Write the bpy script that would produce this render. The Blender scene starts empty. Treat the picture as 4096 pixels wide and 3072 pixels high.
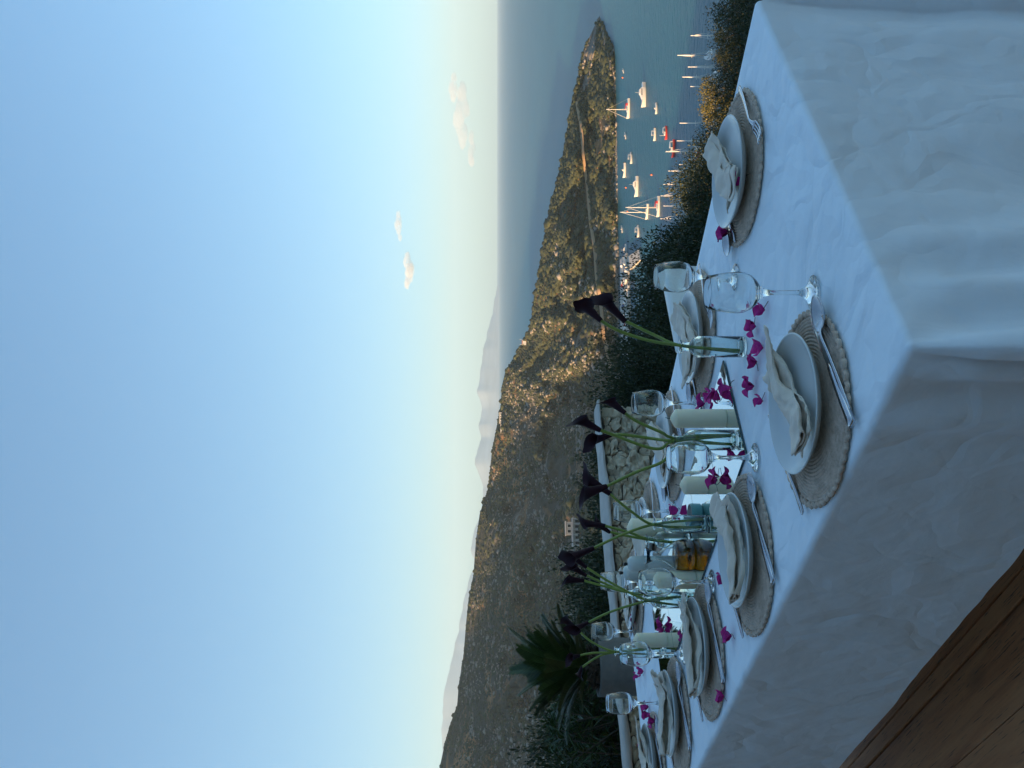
import bpy, bmesh, math, random
import numpy as np
from mathutils import Vector, Matrix
R = math.radians
sc = bpy.context.scene
C = sc.collection
random.seed(7)
rng = np.random.default_rng(7)

# ------------------------------------------------------------------ camera
F, CX, CY, HOR = 3500.0, 1536.0, 2048.0, 1977.0
EYE = 1.33
TILT = math.atan((CY - HOR) / F)
cam = bpy.data.objects.new('camera', bpy.data.cameras.new('camera'))
C.objects.link(cam); sc.camera = cam
fwd = Vector((0, math.cos(TILT), -math.sin(TILT)))
down = Vector((0, -math.sin(TILT), -math.cos(TILT)))
m = Matrix((down, Vector((1, 0, 0)), -fwd)).transposed().to_4x4()   # the photo was taken with the camera on its side
m.translation = Vector((0, 0, EYE))
cam.matrix_world = m
cam.data.sensor_width = 36; cam.data.lens = F / 4096 * 36
cam.data.clip_start = 0.05; cam.data.clip_end = 80000

# ------------------------------------------------------------------ world, sun, exposure
SUN_EL = 9.0
SUN_H = Vector((-0.92, -0.39))                       # horizontal direction towards the sun
w = bpy.data.worlds.new('World'); sc.world = w; w.use_nodes = True
nt = w.node_tree; nt.nodes.clear()
out = nt.nodes.new('ShaderNodeOutputWorld'); bg = nt.nodes.new('ShaderNodeBackground')
sky = nt.nodes.new('ShaderNodeTexSky'); sky.sky_type = 'NISHITA'; sky.sun_disc = False
sky.sun_elevation = R(SUN_EL)
sky.sun_rotation = math.atan2(SUN_H.x, SUN_H.y)    # 0 = +Y, clockwise towards +X
sky.altitude = 80; sky.air_density = 0.9; sky.dust_density = 0.6; sky.ozone_density = 2.2
bg.inputs['Strength'].default_value = 0.100
gm = nt.nodes.new('ShaderNodeGamma'); gm.inputs[1].default_value = 0.78          # softer contrast between zenith and horizon
tn = nt.nodes.new('ShaderNodeMix'); tn.data_type = 'RGBA'; tn.blend_type = 'MULTIPLY'; tn.inputs[0].default_value = 1.0; tn.inputs[7].default_value = (0.62, 0.93, 1.09, 1)
nt.links.new(sky.outputs[0], gm.inputs[0]); nt.links.new(gm.outputs[0], tn.inputs[6]); nt.links.new(tn.outputs[2], bg.inputs[0]); nt.links.new(bg.outputs[0], out.inputs[0])
sun = bpy.data.objects.new('sun', bpy.data.lights.new('sun', 'SUN'))
C.objects.link(sun)
sun.data.energy = 4.3; sun.data.angle = R(0.6); sun.data.color = (1.0, 0.62, 0.30)
sd = Vector((SUN_H.x * math.cos(R(SUN_EL)), SUN_H.y * math.cos(R(SUN_EL)), math.sin(R(SUN_EL))))
sun.rotation_euler = (-sd).to_track_quat('-Z', 'Y').to_euler(); sun.location = (0, 0, 60)
sc.view_settings.view_transform = 'Standard'; sc.view_settings.look = 'None'
sc.view_settings.gamma = 1.0; sc.view_settings.exposure = 1.83
sc.view_settings.use_curve_mapping = False
sc.render.engine = 'CYCLES'
sc.cycles.use_denoising = True
sc.cycles.max_bounces = 14; sc.cycles.transmission_bounces = 14; sc.cycles.transparent_max_bounces = 12
sc.cycles.volume_bounces = 2; sc.cycles.diffuse_bounces = 4
SEA = -78.0

# ------------------------------------------------------------------ helpers
def ray(x, y):
    """direction (with unit Y) through photo pixel (x, y) of the 4096x3072 frame"""
    X = (3072 - y - CX) / F; Yd = (x - CY) / F
    v = np.array([X, math.cos(TILT) - Yd * math.sin(TILT), -(math.sin(TILT) + Yd * math.cos(TILT))])
    return v / v[1]
def px(x, y, d): return np.array([0, 0, EYE]) + ray(x, y) * d
def pz(x, y, z):
    r = ray(x, y); return np.array([0, 0, EYE]) + r * ((z - EYE) / r[2])
TOP = 0.75
NC = np.array([0.0509, 1.2094]); TLv = np.array([-0.66913, 0.74314]); TSv = np.array([0.74314, 0.66913])
TABLE_ROT = math.atan2(TSv[1], TSv[0]) - math.pi / 2      # local +Y -> S, local +X -> -L
def TL(l, s, z=TOP):
    p = NC + l * TLv + s * TSv; return np.array([p[0], p[1], z])
def to_ls(p):
    d = np.array(p[:2]) - NC; return float(d @ TLv), float(d @ TSv)

def hashn(ix, iy, iz, seed):
    n = (ix.astype(np.int64) * 374761393 + iy.astype(np.int64) * 668265263 + iz.astype(np.int64) * 2147483647 + seed * 1274126177) & 0xffffffff
    n = ((n ^ (n >> 13)) * 1274126177) & 0xffffffff
    n = (n ^ (n >> 16)) & 0xffff
    return n / 65535.0
def vnoise(x, y, z=0.0, seed=0):
    x, y, z = np.broadcast_arrays(np.asarray(x, float), np.asarray(y, float), np.asarray(z, float))
    ix, iy, iz = np.floor(x).astype(int), np.floor(y).astype(int), np.floor(z).astype(int)
    fx, fy, fz = x - ix, y - iy, z - iz
    fx, fy, fz = fx * fx * (3 - 2 * fx), fy * fy * (3 - 2 * fy), fz * fz * (3 - 2 * fz)
    r = 0
    for a in (0, 1):
        for b in (0, 1):
            for c in (0, 1):
                r = r + hashn(ix + a, iy + b, iz + c, seed) * (fx if a else 1 - fx) * (fy if b else 1 - fy) * (fz if c else 1 - fz)
    return r * 2 - 1
def fnoise(x, y, z=0.0, seed=0, o=4):
    r, a = 0, 1.0
    for k in range(o):
        r = r + a * vnoise(np.asarray(x) * 2 ** k, np.asarray(y) * 2 ** k, np.asarray(z) * 2 ** k, seed + k); a *= 0.5
    return r

def mesh_np(name, V, faces, mat=None, smooth=True):
    """V (n,3); faces: array (k,3|4) or list of index lists"""
    me = bpy.data.meshes.new(name)
    if isinstance(faces, np.ndarray):
        V = np.asarray(V, np.float32); k = faces.shape[1]
        me.vertices.add(len(V)); me.vertices.foreach_set('co', V.ravel())
        me.loops.add(faces.size); me.loops.foreach_set('vertex_index', faces.astype(np.int32).ravel())
        me.polygons.add(len(faces)); me.polygons.foreach_set('loop_start', np.arange(0, faces.size, k, dtype=np.int32))
        me.update(calc_edges=True); me.validate()
    else:
        me.from_pydata([tuple(map(float, v)) for v in V], [], [tuple(int(i) for i in f) for f in faces]); me.update()
    if smooth: me.polygons.foreach_set('use_smooth', np.ones(len(me.polygons), bool))
    if mat: me.materials.append(mat)
    return me
def obj(name, me, parent=None, loc=(0, 0, 0), rot=(0, 0, 0)):
    o = bpy.data.objects.new(name, me); C.objects.link(o)
    o.location = loc; o.rotation_euler = rot
    if parent is not None: o.parent = parent
    return o
def tag(o, label=None, cat=None, group=None, kind=None):
    if label: o['label'] = label
    if cat: o['category'] = cat
    if group: o['group'] = group
    if kind: o['kind'] = kind
    return o
def thing(name, label, cat, loc=(0, 0, 0), rotz=0.0, group=None):
    o = obj(name, None, None, tuple(float(q) for q in loc), (0, 0, rotz)); return tag(o, label, cat, group)
def copy_tree(o, parent=None):
    c = o.copy(); C.objects.link(c); c.parent = parent
    for ch in list(o.children): copy_tree(ch, c)
    return c
def join(parts):
    """list of (V, F) -> one (V, F list)"""
    Vs, Fs, n = [], [], 0
    for V, Fc in parts:
        Vs.append(np.asarray(V, float)); Fs += [tuple(i + n for i in f) for f in Fc]; n += len(V)
    return np.concatenate(Vs), Fs
def lathe(prof, n=32, close=False):
    prof = [(max(r, 0.0), z) for r, z in prof]
    V, Fc = [], []; idx = []
    for r, z in prof:
        if r < 1e-6: idx.append([len(V)] * n); V.append((0, 0, z))
        else:
            idx.append(list(range(len(V), len(V) + n)))
            V += [(r * math.cos(2 * math.pi * k / n), r * math.sin(2 * math.pi * k / n), z) for k in range(n)]
    rings = list(zip(idx, idx[1:])) + ([(idx[-1], idx[0])] if close else [])
    for a, b in rings:
        for k in range(n):
            q = [a[k], a[(k + 1) % n], b[(k + 1) % n], b[k]]
            f = []
            for i in q:
                if i not in f: f.append(i)
            if len(f) > 2: Fc.append(tuple(f))
    return np.array(V), Fc
def tube(P, rad, n=8, cap=True):
    P = np.asarray(P, float); m_ = len(P); rad = np.broadcast_to(np.asarray(rad, float), (m_,))
    T = np.gradient(P, axis=0); T /= np.linalg.norm(T, axis=1)[:, None] + 1e-12
    up = np.array([0, 0, 1.0]) if abs(T[0][2]) < 0.9 else np.array([1.0, 0, 0])
    V, Fc = [], []
    u = np.cross(T[0], up); u /= np.linalg.norm(u)
    for i in range(m_):
        u = u - T[i] * (u @ T[i]); u /= np.linalg.norm(u) + 1e-12
        w_ = np.cross(T[i], u)
        for k in range(n):
            a = 2 * math.pi * k / n
            V.append(P[i] + rad[i] * (math.cos(a) * u + math.sin(a) * w_))
    for i in range(m_ - 1):
        for k in range(n):
            Fc.append((i * n + k, i * n + (k + 1) % n, (i + 1) * n + (k + 1) % n, (i + 1) * n + k))
    if cap: Fc.append(tuple(range(n - 1, -1, -1))); Fc.append(tuple((m_ - 1) * n + k for k in range(n)))
    return np.array(V), Fc
def box(x0, x1, y0, y1, z0, z1):
    V = [(x0, y0, z0), (x1, y0, z0), (x1, y1, z0), (x0, y1, z0), (x0, y0, z1), (x1, y0, z1), (x1, y1, z1), (x0, y1, z1)]
    return np.array(V, float), [(3, 2, 1, 0), (4, 5, 6, 7), (0, 1, 5, 4), (1, 2, 6, 5), (2, 3, 7, 6), (3, 0, 4, 7)]
def bevel_box(x0, x1, y0, y1, z0, z1, b=0.01, seg=2):
    bm = bmesh.new(); V, Fc = box(x0, x1, y0, y1, z0, z1)
    vs = [bm.verts.new(v) for v in V]
    for f in Fc: bm.faces.new([vs[i] for i in f])
    bmesh.ops.bevel(bm, geom=list(bm.edges), offset=b, segments=seg, affect='EDGES', profile=0.5)
    bm.verts.index_update()
    r = np.array([v.co[:] for v in bm.verts]), [tuple(v.index for v in f.verts) for f in bm.faces]
    bm.free(); return r
def strip(P, W, T, side=(1, 0, 0)):
    """flat bar along path P with widths W and thickness T"""
    P = np.asarray(P, float); n = len(P); W = np.broadcast_to(W, (n,)); T = np.broadcast_to(T, (n,))
    D = np.gradient(P, axis=0); D /= np.linalg.norm(D, axis=1)[:, None]
    s = np.asarray(side, float); V, Fc = [], []
    for i in range(n):
        nn = np.cross(D[i], s); nn /= np.linalg.norm(nn); nn = nn if nn[2] > 0 else -nn
        for a, b in ((-1, -1), (1, -1), (1, 1), (-1, 1)):
            k = 0.75 if b > 0 else 1.0
            V.append(P[i] + s * a * W[i] * 0.5 * k + nn * b * T[i] * 0.5)
    for i in range(n - 1):
        for k in range(4):
            Fc.append((i * 4 + k, i * 4 + (k + 1) % 4, i * 4 + 4 + (k + 1) % 4, i * 4 + 4 + k))
    Fc += [(3, 2, 1, 0), tuple((n - 1) * 4 + k for k in range(4))]
    return np.array(V), Fc
def smooth_path(pts, n=16):
    pts = np.asarray(pts, float); m_ = len(pts); t = np.linspace(0, m_ - 1, n); o = []
    for q in t:
        i = min(int(q), m_ - 2); f = q - i
        p0, p1, p2, p3 = pts[max(i - 1, 0)], pts[i], pts[i + 1], pts[min(i + 2, m_ - 1)]
        o.append(0.5 * ((2 * p1) + (-p0 + p2) * f + (2 * p0 - 5 * p1 + 4 * p2 - p3) * f * f + (-p0 + 3 * p1 - 3 * p2 + p3) * f ** 3))
    return np.array(o)
def grid_faces(nu, nv):
    i, j = np.meshgrid(np.arange(nu - 1), np.arange(nv - 1), indexing='ij')
    a = (i * nv + j).ravel(); return np.stack([a, a + nv, a + nv + 1, a + 1], 1)
def icos(sub):
    bm = bmesh.new(); bmesh.ops.create_icosphere(bm, subdivisions=sub, radius=1.0); bm.verts.index_update()
    V = np.array([v.co[:] for v in bm.verts]); Fc = np.array([[v.index for v in f.verts] for f in bm.faces]); bm.free(); return V, Fc

# ------------------------------------------------------------------ materials
class MT:
    def __init__(s, name):
        s.m = bpy.data.materials.new(name); s.m.use_nodes = True; s.t = s.m.node_tree
        s.b = s.t.nodes['Principled BSDF']; s.o = s.t.nodes['Material Output']; s._c = None
    def n(s, ty, **k):
        x = s.t.nodes.new(ty)
        for a, v in k.items():
            if a in x.inputs.keys(): x.inputs[a].default_value = v
            else: setattr(x, a, v)
        return x
    def l(s, a, b): s.t.links.new(a, b)
    def coord(s, kind='Object', scale=(1, 1, 1)):
        tc = s.n('ShaderNodeTexCoord'); mp = s.n('ShaderNodeMapping'); mp.inputs['Scale'].default_value = scale
        s.l(tc.outputs[kind], mp.inputs[0]); return mp.outputs[0]
    def noise(s, scale, detail=5, rough=0.55, vec=None, dist=0.0):
        x = s.n('ShaderNodeTexNoise'); x.inputs['Scale'].default_value = scale; x.inputs['Detail'].default_value = detail
        x.inputs['Roughness'].default_value = rough; x.inputs['Distortion'].default_value = dist
        if vec is not None: s.l(vec, x.inputs['Vector'])
        return x.outputs[0]
    def ramp(s, fac, stops):
        x = s.n('ShaderNodeValToRGB'); e = x.color_ramp.elements
        while len(e) < len(stops): e.new(0.5)
        for k, (p, c) in enumerate(stops): e[k].position = p; e[k].color = (c, c, c, 1) if isinstance(c, (int, float)) else (*c, 1)
        s.l(fac, x.inputs[0]); return x.outputs[0]
    def mix(s, fac, a, b):
        x = s.n('ShaderNodeMix', data_type='RGBA')
        for sock, v in ((x.inputs[0], fac), (x.inputs[6], a), (x.inputs[7], b)):
            if hasattr(v, 'is_linked'): s.l(v, sock)
            else: sock.default_value = v if isinstance(v, (int, float)) else (*v, 1)
        return x.outputs[2]
    def math(s, op, a, b=0.0):
        x = s.n('ShaderNodeMath', operation=op)
        for k, v in enumerate((a, b)):
            if hasattr(v, 'is_linked'): s.l(v, x.inputs[k])
            else: x.inputs[k].default_value = v
        return x.outputs[0]
    def col(s, c):
        if hasattr(c, 'is_linked'): s.l(c, s.b.inputs['Base Color'])
        else: s.b.inputs['Base Color'].default_value = (*c, 1)
        return s
    def set(s, **k):
        for a, v in k.items():
            q = s.b.inputs[a.replace('_', ' ')]
            if hasattr(v, 'is_linked'): s.l(v, q)
            else: q.default_value = v
        return s
    def bump(s, h, strength=0.5, dist=0.01):
        x = s.n('ShaderNodeBump'); x.inputs['Strength'].default_value = strength; x.inputs['Distance'].default_value = dist
        s.l(h, x.inputs['Height'])
        if s._c is not None: s.l(s._c, x.inputs['Normal'])
        s._c = x.outputs[0]; s.l(s._c, s.b.inputs['Normal']); return s
def simple(name, c, rough=0.5, metal=0.0, var=0.0, scale=20, bump=0.0, bd=0.002):
    t = MT(name); t.set(Roughness=rough, Metallic=metal)
    if var or bump: nz = t.noise(scale, vec=t.coord())
    if var: t.col(t.mix(t.ramp(nz, [(0.3, 0), (0.7, 1)]), tuple(q * (1 - var) for q in c), tuple(min(1, q * (1 + var)) for q in c)))
    else: t.col(c)
    if bump: t.bump(nz, bump, bd)
    return t.m
M = {}
def cloth_mat():
    t = MT('cotton_cloth'); v = t.coord()
    fine = t.noise(60, 4, 0.6, t.coord(scale=(1, 1, 1)))
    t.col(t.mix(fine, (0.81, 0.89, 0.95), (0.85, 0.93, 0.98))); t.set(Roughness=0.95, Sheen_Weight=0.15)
    def creases(scale, warp, w, off):
        nn = t.n('ShaderNodeTexNoise'); nn.inputs['Scale'].default_value = 3.0; nn.inputs['Detail'].default_value = 3.0; t.l(v, nn.inputs['Vector'])
        sb = t.n('ShaderNodeVectorMath', operation='SCALE'); sb.inputs['Scale'].default_value = warp; t.l(nn.outputs['Color'], sb.inputs[0])
        ad = t.n('ShaderNodeVectorMath', operation='ADD'); t.l(t.coord(scale=off), ad.inputs[0]); t.l(sb.outputs[0], ad.inputs[1])
        vo = t.n('ShaderNodeTexVoronoi', feature='DISTANCE_TO_EDGE'); vo.inputs['Scale'].default_value = scale; t.l(ad.outputs[0], vo.inputs['Vector'])
        return t.math('MULTIPLY', vo.outputs['Distance'], w)
    big = t.noise(4.0, 4, 0.55, v); soft = t.noise(13.0, 4, 0.6, t.coord(scale=(1.0, 0.5, 0.8)), 0.5)
    h = t.math('ADD', t.math('ADD', creases(4.0, 0.45, 2.5, (1, 0.8, 0.42)), creases(9.0, 0.30, 1.6, (0.9, 1, 0.40))), t.math('ADD', t.math('MULTIPLY', big, 1.1), t.math('MULTIPLY', soft, 0.45)))
    t.bump(h, 0.85, 0.0072); t.bump(t.noise(900, 2, 0.5, v), 0.15, 0.0004)
    return t.m
M['cloth'] = cloth_mat()
def glass(name, c, rough=0.0, ior=1.46):
    t = MT(name); t.col(c); t.set(Roughness=rough, IOR=ior, Transmission_Weight=1.0); return t.m
M['glass'] = glass('clear_glass', (0.97, 0.99, 0.985))
M['bottle'] = glass('bottle_glass', (0.90, 0.97, 0.95))
M['oil'] = glass('olive_oil', (0.17, 0.058, 0.0006), 0.0, 1.47)
t = MT('mirror_silver'); t.col((0.86, 0.90, 0.90)); t.set(Metallic=1.0, Roughness=0.015); M['mirror'] = t.m
M['mirror_edge'] = simple('mirror_edge', (0.05, 0.09, 0.09), 0.2)
t = MT('woven_rush'); v = t.coord()
nz = t.noise(70, 4, 0.7, v); nb = t.noise(8, 3, 0.6, v)
t.col(t.mix(t.ramp(nz, [(0.3, 0), (0.75, 1)]), t.mix(nb, (0.34, 0.245, 0.175), (0.46, 0.345, 0.26)), (0.72, 0.57, 0.45)))
t.set(Roughness=0.85); t.bump(t.noise(220, 3, 0.7, v), 0.8, 0.002); M['rush'] = t.m
t = MT('glazed_ceramic'); t.col(t.mix(t.noise(6, 3, 0.5, t.coord()), (0.60, 0.63, 0.62), (0.68, 0.70, 0.69))); t.set(Roughness=0.22); t.bump(t.noise(30, 2, 0.5, t.coord()), 0.05, 0.002); M['plate'] = t.m
t = MT('beige_linen'); v = t.coord(); nz = t.noise(25, 4, 0.6, v)
t.col(t.mix(nz, (0.64, 0.54, 0.435), (0.77, 0.665, 0.55))); t.set(Roughness=0.95, Sheen_Weight=0.2)
t.bump(t.noise(18, 4, 0.6, v, 0.6), 0.5, 0.006); t.bump(t.noise(700, 2, 0.5, v), 0.4, 0.0006); M['linen'] = t.m
t = MT('steel'); t.col((0.55, 0.55, 0.57)); t.set(Metallic=1.0, Roughness=0.17); t.bump(t.noise(60, 2, 0.5, t.coord()), 0.05, 0.001); M['steel'] = t.m
t = MT('candle_wax'); t.col(t.mix(t.noise(12, 4, 0.6, t.coord()), (0.88, 0.79, 0.56), (0.93, 0.85, 0.63))); t.set(Roughness=0.55, Subsurface_Weight=0.25, Subsurface_Radius=(0.02, 0.014, 0.008), Subsurface_Scale=0.4); t.bump(t.noise(25, 3, 0.5, t.coord()), 0.1, 0.001); M['wax'] = t.m
M['wick'] = simple('wick', (0.02, 0.02, 0.02), 0.9)
M['mill'] = simple('mill_lacquer', (0.62, 0.66, 0.62), 0.4, var=0.04, scale=15)
M['knob'] = simple('mill_knob', (0.015, 0.015, 0.015), 0.35)
M['teal'] = simple('teal_glaze', (0.10, 0.30, 0.29), 0.35, var=0.25, scale=40, bump=0.2)
M['grey_clay'] = simple('bare_clay', (0.38, 0.38, 0.36), 0.8, var=0.1, scale=60)
t = MT('calla_spathe'); v = t.coord(); t.col(t.mix(t.noise(20, 3, 0.5, v), (0.010, 0.003, 0.006), (0.034, 0.006, 0.014))); t.set(Roughness=0.6, Specular_IOR_Level=0.18); t.bump(t.noise(60, 3, 0.5, t.coord(scale=(1, 1, 0.2))), 0.3, 0.002); M['calla'] = t.m
t = MT('calla_stem'); t.col(t.mix(t.noise(9, 3, 0.5, t.coord()), (0.15, 0.21, 0.03), (0.26, 0.32, 0.06))); t.set(Roughness=0.45); M['stem'] = t.m
t = MT('bract'); t.col(t.mix(t.noise(60, 3, 0.6, t.coord()), (0.40, 0.006, 0.14), (0.62, 0.015, 0.28))); t.set(Roughness=0.7); t.bump(t.noise(160, 3, 0.5, t.coord()), 0.4, 0.002); M['bract'] = t.m
M['bract_stem'] = simple('flower_stalk', (0.06, 0.05, 0.03), 0.7)
t = MT('limestone'); v = t.coord('Generated', (1, 1, 1)); oi = t.n('ShaderNodeObjectInfo'); v2 = t.coord()
nz = t.noise(14, 6, 0.65, v2); rust = t.noise(5, 3, 0.5, v2)
base = t.mix(oi.outputs['Random'], (0.52, 0.42, 0.29), (0.74, 0.62, 0.45))
cc = t.mix(t.ramp(nz, [(0.35, 0), (0.65, 1)]), t.mix(0.35, base, (0.16, 0.14, 0.11)), base)
cc = t.mix(t.ramp(rust, [(0.60, 0), (0.72, 0.6)]), cc, (0.27, 0.13, 0.06))
t.col(cc); t.set(Roughness=0.92); t.bump(t.noise(22, 8, 0.7, v2), 0.8, 0.009); t.bump(t.noise(140, 4, 0.7, v2), 0.5, 0.003); M['stone'] = t.m
M['mortar'] = simple('dark_mortar', (0.13, 0.105, 0.08), 0.95, var=0.3, scale=25, bump=0.8, bd=0.01)
M['plaster'] = simple('wall_plaster', (0.48, 0.435, 0.385), 0.9, var=0.14, scale=9, bump=0.6, bd=0.008)
M['concrete'] = simple('planter_concrete', (0.17, 0.165, 0.15), 0.85, var=0.12, scale=30, bump=0.35, bd=0.003)
M['soil'] = simple('soil', (0.04, 0.03, 0.022), 0.95, var=0.4, scale=60, bump=0.9, bd=0.01)
M['white_paint'] = simple('white_paint', (0.72, 0.73, 0.70), 0.45, var=0.03, scale=8)
def wood():
    t = MT('old_wood'); oi = t.n('ShaderNodeObjectInfo'); tc = t.n('ShaderNodeTexCoord')
    add = t.n('ShaderNodeVectorMath', operation='ADD'); cb = t.n('ShaderNodeCombineXYZ')
    t.l(t.math('MULTIPLY', oi.outputs['Random'], 37.0), cb.inputs[0]); t.l(t.math('MULTIPLY', oi.outputs['Random'], 11.0), cb.inputs[1])
    t.l(tc.outputs['Object'], add.inputs[0]); t.l(cb.outputs[0], add.inputs[1])
    def mp(s):
        x = t.n('ShaderNodeMapping'); x.inputs['Scale'].default_value = s; t.l(add.outputs[0], x.inputs[0]); return x.outputs[0]
    grain = t.noise(1.0, 6, 0.65, mp((55, 2.2, 10)), 0.9); broad = t.noise(1.0, 3, 0.5, mp((9, 1.0, 3)), 1.5)
    pores = t.noise(1.0, 3, 0.7, mp((260, 9, 60)))
    c = t.mix(t.ramp(grain, [(0.3, 0), (0.7, 1)]), (0.33, 0.112, 0.038), (0.62, 0.255, 0.098))
    c = t.mix(t.ramp(broad, [(0.35, 0), (0.72, 0.8)]), c, (0.64, 0.30, 0.125))
    c = t.mix(t.ramp(oi.outputs['Random'], [(0, 0), (1, 0.35)]), c, (0.34, 0.13, 0.052))
    c = t.mix(t.ramp(pores, [(0.60, 0), (0.66, 0.85)]), c, (0.012, 0.008, 0.005))
    kn = t.n('ShaderNodeTexVoronoi'); kn.inputs['Scale'].default_value = 1.0; t.l(mp((3.2, 1.3, 0.0)), kn.inputs['Vector'])
    c = t.mix(t.ramp(kn.outputs['Distance'], [(0.06, 0.9), (0.16, 0)]), c, (0.018, 0.011, 0.007))
    t.col(c); t.set(Roughness=0.62); t.bump(grain, 0.35, 0.004); t.bump(pores, 0.3, 0.002); return t.m
M['wood'] = wood()
def leafmat(name, a, b, rough=0.55, tr=0.25, jitter=1.0):
    t = MT(name); g = t.n('ShaderNodeNewGeometry'); nz = t.noise(1.3, 3, 0.5, t.coord())
    c = t.mix(g.outputs['Random Per Island'], a, b); c = t.mix(t.ramp(nz, [(0.35, 0.35), (0.6, 0)]), c, tuple(q * 0.45 for q in a))
    t.col(c); t.set(Roughness=rough)
    tl = t.n('ShaderNodeBsdfTranslucent'); t.l(c, tl.inputs[0]); mx = t.n('ShaderNodeMixShader'); mx.inputs[0].default_value = tr
    t.l(t.b.outputs[0], mx.inputs[1]); t.l(tl.outputs[0], mx.inputs[2]); t.l(mx.outputs[0], t.o.inputs[0]); return t.m
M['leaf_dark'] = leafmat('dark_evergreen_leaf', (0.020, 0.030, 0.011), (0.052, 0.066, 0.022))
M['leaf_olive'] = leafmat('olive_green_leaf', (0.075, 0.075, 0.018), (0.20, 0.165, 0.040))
M['leaf_palm'] = leafmat('cycad_leaflet', (0.026, 0.052, 0.012), (0.066, 0.108, 0.026), 0.4, 0.15)
M['bark'] = simple('bark', (0.10, 0.08, 0.06), 0.95, var=0.3, scale=20, bump=0.7, bd=0.01)
M['shag'] = simple('cycad_trunk', (0.085, 0.055, 0.035), 0.95, var=0.4, scale=70, bump=0.9, bd=0.01)
def terrain_mat():
    t = MT('maquis_hillside'); v = t.coord()
    at = t.n('ShaderNodeAttribute', attribute_name='rock')
    n1 = t.noise(0.014, 9, 0.66, v, 0.6); n2 = t.noise(0.13, 7, 0.66, v); n3 = t.noise(0.022, 8, 0.66, v, 1.2)
    green = t.mix(n2, (0.010, 0.012, 0.005), (0.036, 0.034, 0.014)); dry = t.mix(n2, (0.09, 0.042, 0.013), (0.40, 0.19, 0.058)); rock = t.mix(n2, (0.07, 0.062, 0.053), (0.26, 0.23, 0.19))
    c = t.mix(t.ramp(n1, [(0.52, 0), (0.61, 1)]), green, dry)
    c = t.mix(t.ramp(t.math('ADD', n3, t.math('MULTIPLY', at.outputs['Fac'], 0.3)), [(0.56, 0), (0.64, 1)]), c, rock)
    t.col(c); t.set(Roughness=0.95); t.bump(n2, 1.0, 3.0); t.bump(t.noise(0.45, 4, 0.6, v), 1.0, 1.0); return t.m
M['hill'] = terrain_mat()
M['bush_far'] = leafmat('maquis_bush', (0.009, 0.016, 0.005), (0.042, 0.052, 0.013), 0.8, 0.0)
M['rock_far'] = simple('pale_rock', (0.22, 0.195, 0.165), 0.95, var=0.3, scale=0.6, bump=0.8, bd=0.5)
M['road'] = simple('dirt_road', (0.30, 0.20, 0.115), 0.95, var=0.12, scale=0.2)
M['quay'] = simple('quay_concrete', (0.44, 0.40, 0.34), 0.9, var=0.15, scale=0.3)
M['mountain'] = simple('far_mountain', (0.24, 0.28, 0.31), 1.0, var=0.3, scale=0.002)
def sea_mat():
    t = MT('sea_water'); v = t.coord()
    t.col(t.mix(t.ramp(t.noise(0.004, 4, 0.6, v), [(0.35, 0), (0.65, 1)]), (0.008, 0.088, 0.130), (0.012, 0.110, 0.155))); t.set(Roughness=0.42, IOR=1.33, Specular_IOR_Level=0.5)
    t.bump(t.noise(0.30, 5, 0.6, t.coord(scale=(0.7, 1, 1))), 0.9, 1.3); t.bump(t.noise(1.1, 4, 0.6, t.coord(scale=(0.6, 1, 1))), 0.6, 0.25); return t.m
M['sea'] = sea_mat()
M['gel_white'] = simple('boat_gelcoat', (0.58, 0.57, 0.54), 0.3)
M['boat_red'] = simple('red_boat_paint', (0.42, 0.035, 0.03), 0.4)
M['boat_blue'] = simple('navy_canvas', (0.03, 0.05, 0.10), 0.7)
M['boat_dark'] = simple('tinted_window', (0.02, 0.025, 0.03), 0.15)
M['boat_deck'] = simple('teak_deck', (0.32, 0.22, 0.13), 0.7)
M['mast'] = simple('mast_alloy', (0.75, 0.70, 0.62), 0.4)
M['house_wall'] = simple('house_render', (0.33, 0.28, 0.22), 0.9, var=0.08, scale=3, bump=0.3)
M['villa'] = simple('villa_render', (0.34, 0.32, 0.29), 0.9)
M['roof_red'] = simple('roof_tile', (0.30, 0.10, 0.06), 0.85, var=0.2, scale=2)
M['dark_wood'] = simple('stained_timber', (0.06, 0.035, 0.02), 0.6, var=0.3, scale=9)
M['tyre'] = simple('tyre_rubber', (0.02, 0.02, 0.02), 0.9)
M['buoy'] = simple('buoy_orange', (0.7, 0.16, 0.04), 0.5)
CAR = [simple('car_white', (0.7, 0.7, 0.7), 0.25), simple('car_silver', (0.35, 0.36, 0.37), 0.25, 0.6), simple('car_red', (0.4, 0.03, 0.02), 0.25), simple('car_blue', (0.04, 0.09, 0.2), 0.25)]

# ================================================================== THE SETTING
# ------------------------------------------------------------------ far hill (a peninsula that rises to the left)
RY = np.array([62, 141, 212, 304, 374, 488, 597, 694, 787, 884, 999, 1098, 1188, 1247, 1307, 1372, 1446, 1476, 1546, 1620, 1649, 1749, 1798, 1898, 1957, 2007, 2057, 2156, 2221, 2296, 2396, 2496, 2620, 2744, 2819, 2893, 2968, 3033, 3300, 3700, 4300])
RV = np.array([2398, 2361, 2329, 2315, 2295, 2274, 2258, 2236, 2212, 2190, 2171, 2154, 2139, 2131, 2119, 2089, 2049, 2024, 2007, 2003, 1998, 1978, 1968, 1958, 1951, 1934, 1919, 1904, 1899, 1894, 1874, 1864, 1854, 1834, 1829, 1802, 1780, 1767, 1700, 1640, 1580])
RD_Y = [62, 400, 884, 1300, 1446, 1620, 2300, 3072, 4300]; RD = [659, 665, 715, 790, 880, 950, 1000, 1050, 1150]
BY = [62, 200, 600, 1350, 1600, 1900, 2100, 2500, 3072, 4300]
BV = [2398, 2459, 2470, 2482, 2482, 2462, 2450, 2480, 2500, 2500]
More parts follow.
